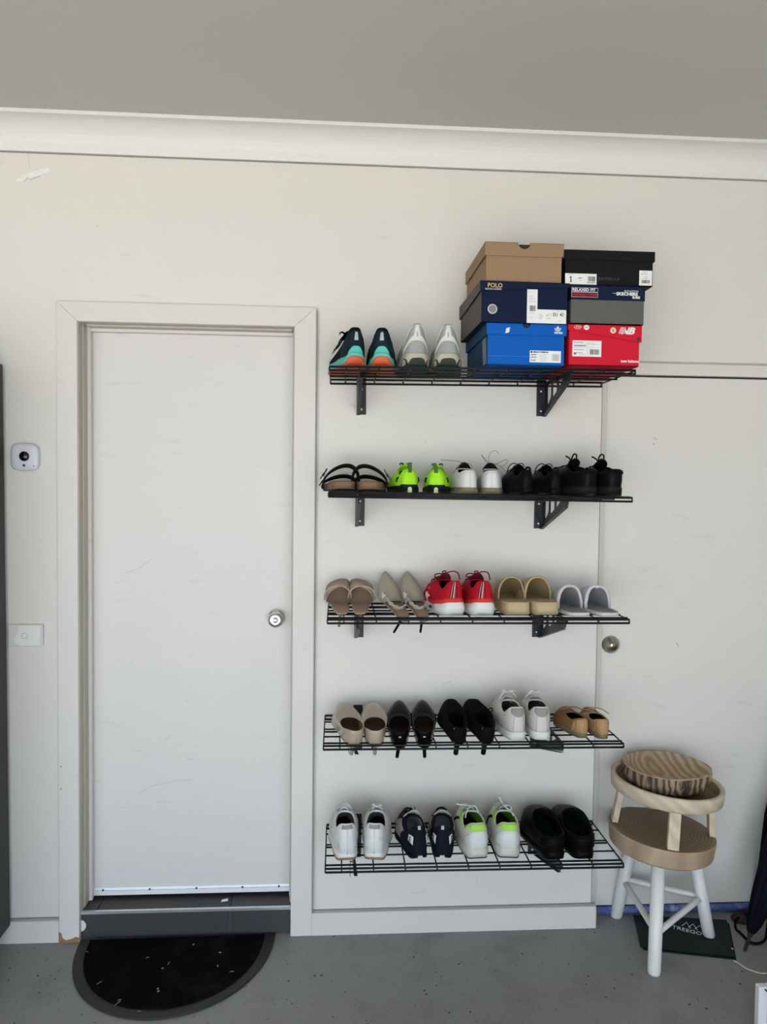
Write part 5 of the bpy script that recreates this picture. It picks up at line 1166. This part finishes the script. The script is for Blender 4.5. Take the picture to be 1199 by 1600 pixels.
# 18. white tennis sneakers with gum sole
for (sd, nm), u, yw in zip(LR, (541, 585), (5, -8)):
    r = place('sneaker', 'white sneaker with gum sole and oval heel patch, '+('left one, tongue standing up' if sd < 0 else 'right one of the pair'), 'white gum-soled sneakers on the lowest shelf', 4, u, y=-.278, yaw=yw)
    s = Last(sd, .270, .096, heel=.80, waist=.80, thick=.026, sst=.022, zh=.116, zs=.088, zf=.110, y0=.06, y1=.50, cb=.225, blend=.50, upin=.94, spring=.012, bevel=.007, bulge=.005)
    s.sole(r, [('gum_outsole', lambda t, th: s.zb(t), lambda t, th: s.zb(t)+.007, .98, 1.0, .99, m_gum), ('midsole', lambda t, th: s.zb(t)+.0065, lambda t, th: s.ztop(t)+.001, .99, 1.0, .96, m_foamw)])
    s.upper(r, m_wht, m_in=m_glin, ins=m_lin, thk=.006, lip=.005)
    s.patch(r, -.72, .72, lambda a: .26-.20*math.sin(PI*a), lambda a: .28+.24*math.sin(PI*a), m_pearl, 'heel_patch', .0022, 20)
    s.seam(r, [(0, .02), (0, .4), (0, .80)], m_wht, .0016, 'heel_seam', .0022)
    mb = MB(); p = s.S(sd*.42, .24, .0032)
    for i in range(3): d_ = .0035*i; mb.tube([s.S(sd*(.36+.06*i), .20, .003), s.S(sd*(.34+.06*i), .26+.05*i, .003)], .0013, 4)
    mb.build('heel_logo', m_silver, r)
    s.patch(r, -.40, .40, .80, .99, m_greyln, 'collar_tab', .002, 12); 
    s.patch(r, 1.5, 2.3, .12, .85, m_offw, 'side_panel', .0014); s.patch(r, -2.3, -1.5, .12, .85, m_offw, 'side_panel', .0014)
    tg = s.tongue(r, m_glin, up_=.030 if sd < 0 else .018, back=.008, wd=.052); s.laces(r, m_wht, rows=5, r=.0024, loop=.016, ends=.02, seed=sd+30, bow=sd > 0)
# 19. navy and white sneakers
for (sd, nm), u, yw in zip(LR, (652, 690), (9, -9)):
    r = place('sneaker', 'navy sneaker with white side patches and heel loop, '+nm+' one of the pair', 'navy sneakers on the lowest shelf', 4, u, y=-.272, yaw=yw)
    s = Last(sd, .262, .090, heel=.78, waist=.78, thick=.016, sst=.016, zh=.100, zs=.072, zf=.096, y0=.07, y1=.46, cb=.22, blend=.55, upin=.95, spring=.012, bevel=.010, bulge=.005)
    s.sole(r, [('sole', lambda t, th: s.zb(t), lambda t, th: s.ztop(t)+.001, .97, .99, .96, m_nvy)])
    s.upper(r, m_nvy, m_in=m_glin, ins=m_glin, thk=.004, lip=.003)
    MB().prism([(-.009, .008), (.009, .008), (.007, .017), (-.007, .017)], -.001, .004).build('heel_insert', m_glin, r)
    for k_ in (-1, 1):
        pp = s.patch(r, .42*k_, .86*k_, lambda a: .30+.12*a, lambda a: .58+.12*a, m_wht, 'white_patch', .0022, 10)
        mb = MB(); g = .64*k_
        for a in (.5, 2.1, 4.2): mb.tube([s.S(g, .54, .0035), s.S(g+.06*math.cos(a), .54+.07*math.sin(a), .0035)], .0014, 5)
        for i in range(2): mb.tube([s.S(g-.10, .45-.045*i+.0, .0035), s.S(g+.10, .47-.045*i, .0035)], .0009, 4)
        mb.build('patch_mark', m_ink, r)
        s.patch(r, 1.5*k_, 2.15*k_, .1, .8, m_greyln, 'patterned_panel', .0012)
    c = s.S(0, 1.0, .001)
    mb = MB(); vs = []
    for q_ in (c+Vector((0, -.004, -.026)), c+Vector((0, -.003, -.002)), c+Vector((0, .002, .005)), c+Vector((0, .008, .0)), c+Vector((0, .009, -.022))):
        for dx in (-.0045, .0045): vs += [q_+Vector((dx, 0, 0)), q_+Vector((dx, .001, -.001))]
    mb.add(vs, [(i*4+0, i*4+2, (i+1)*4+2, (i+1)*4+0) for i in range(4)]+[(i*4+1, (i+1)*4+1, (i+1)*4+3, i*4+3) for i in range(4)]).build('heel_loop', m_silver, r)
    s.tongue(r, m_glin, up_=.022, back=.014, wd=.056)
    f = s.S(PI, 1.0)
    for k_ in (-1, 1): MB().tube([(f.x+k_*.006, f.y-.010, f.z+.020), (f.x+k_*.006, f.y-.016, f.z+.034), (f.x+k_*.006, f.y-.006, f.z+.030)], .0012, 5).build('tongue_loop', m_blk, r)
    s.laces(r, m_blk, rows=4, r=.0018, bow=False)
# 20. white and green running shoes
for (sd, nm), u, yw in zip(LR, (743, 792), (4, -6)):
    r = place('running_shoe', 'worn white running shoe with bright green collar, '+('left one, lace end sticking out left' if sd < 0 else 'right one, lace end pointing up'), 'white and green running shoes on the lowest shelf', 4, u, y=-.280, yaw=yw)
    s = Last(sd, .274, .102, heel=.84, waist=.82, thick=.036, sst=.028, zh=.114, zs=.086, zf=.108, y0=.06, y1=.48, cb=.235, blend=.45, upin=.92, spring=.014, bevel=.008, bulge=.005)
    s.sole(r, [('midsole', lambda t, th: s.zb(t)+.003, lambda t, th: s.ztop(t)+.003, .96, 1.02, .95, m_dirt), ('outsole', lambda t, th: s.zb(t), lambda t, th: s.zb(t)+.0035, .95, .96, .96, m_brlin)])
    s.upper(r, [m_offw, m_green2], m_in=m_green2, ins=m_lin, thk=.006, lip=.004, split=lambda th, q: 1 if q > .86 else 0)
    s.patch(r, -.55, .55, .66, .985, m_green2, 'heel_collar', .0030, 16)
    s.patch(r, -.85, .85, .05, lambda a: .30+.34*math.sin(PI*a)**.6, m_pearl, 'heel_counter', .0026, 20)
    for k_ in (-1, 1): s.patch(r, 1.85*k_, 2.0*k_, .1, .85, m_blk, 'side_stripe', .0016, 6)
    s.tongue(r, m_gmesh, up_=.026, back=.010, wd=.05)
    lp = [[(0, 0, 0), (-.012, -.008, .006), (-.030, -.010, .010), (-.052, -.01, .014)], [(0, 0, 0), (-.018, -.02, -.010), (-.024, -.03, -.026)], [(0, 0, 0), (.016, -.01, .002), (.022, -.02, -.014)]] if sd < 0 else [[(0, 0, 0), (-.006, -.006, .010), (-.012, -.008, .022), (-.018, -.008, .032)], [(0, 0, 0), (.018, -.008, .004), (.024, -.012, -.008), (.006, -.008, -.006)], [(0, 0, 0), (.02, -.02, -.010), (.028, -.03, -.022)]]
    s.laces(r, m_wht, rows=5, r=.0023, loops=lp, bow=False)
# 21. black clogs
for (sd, nm), u, yw in zip(LR, (862, 907), (6, -1)):
    r = place('clog', 'black rubber clog with a deep opening, '+('left one, beside the white running shoes' if sd < 0 else 'right one, nearest the shelf end'), 'black clogs on the lowest shelf', 4, u, y=-.292, yaw=yw)
    s = Last(sd, .280, .116, heel=.74, waist=.82, thick=.030, sst=.026, zh=.076, zs=.074, zf=.106, y0=.03, y1=.56, cb=.325, blend=.55, toeblend=.85, upin=.95, spring=.012, bevel=.006, et=.7, bulge=.005)
    s.sole(r, [('sole', lambda t, th: s.zb(t), lambda t, th: s.ztop(t)+.001, .97, 1.0, .97, m_clog)])
    s.upper(r, m_clog, m_in=m_clogin, ins=mat('green_black_insole', (.006, .022, .010), .8, spec=.1), thk=.004, lip=.004)
    for q_ in (.25, .55, .85): s.seam(r, [(-1.0+.1*i, q_-.05*abs(-1+.1*i)) for i in range(21)], m_clog, .0022, 'heel_ridge', .0012)
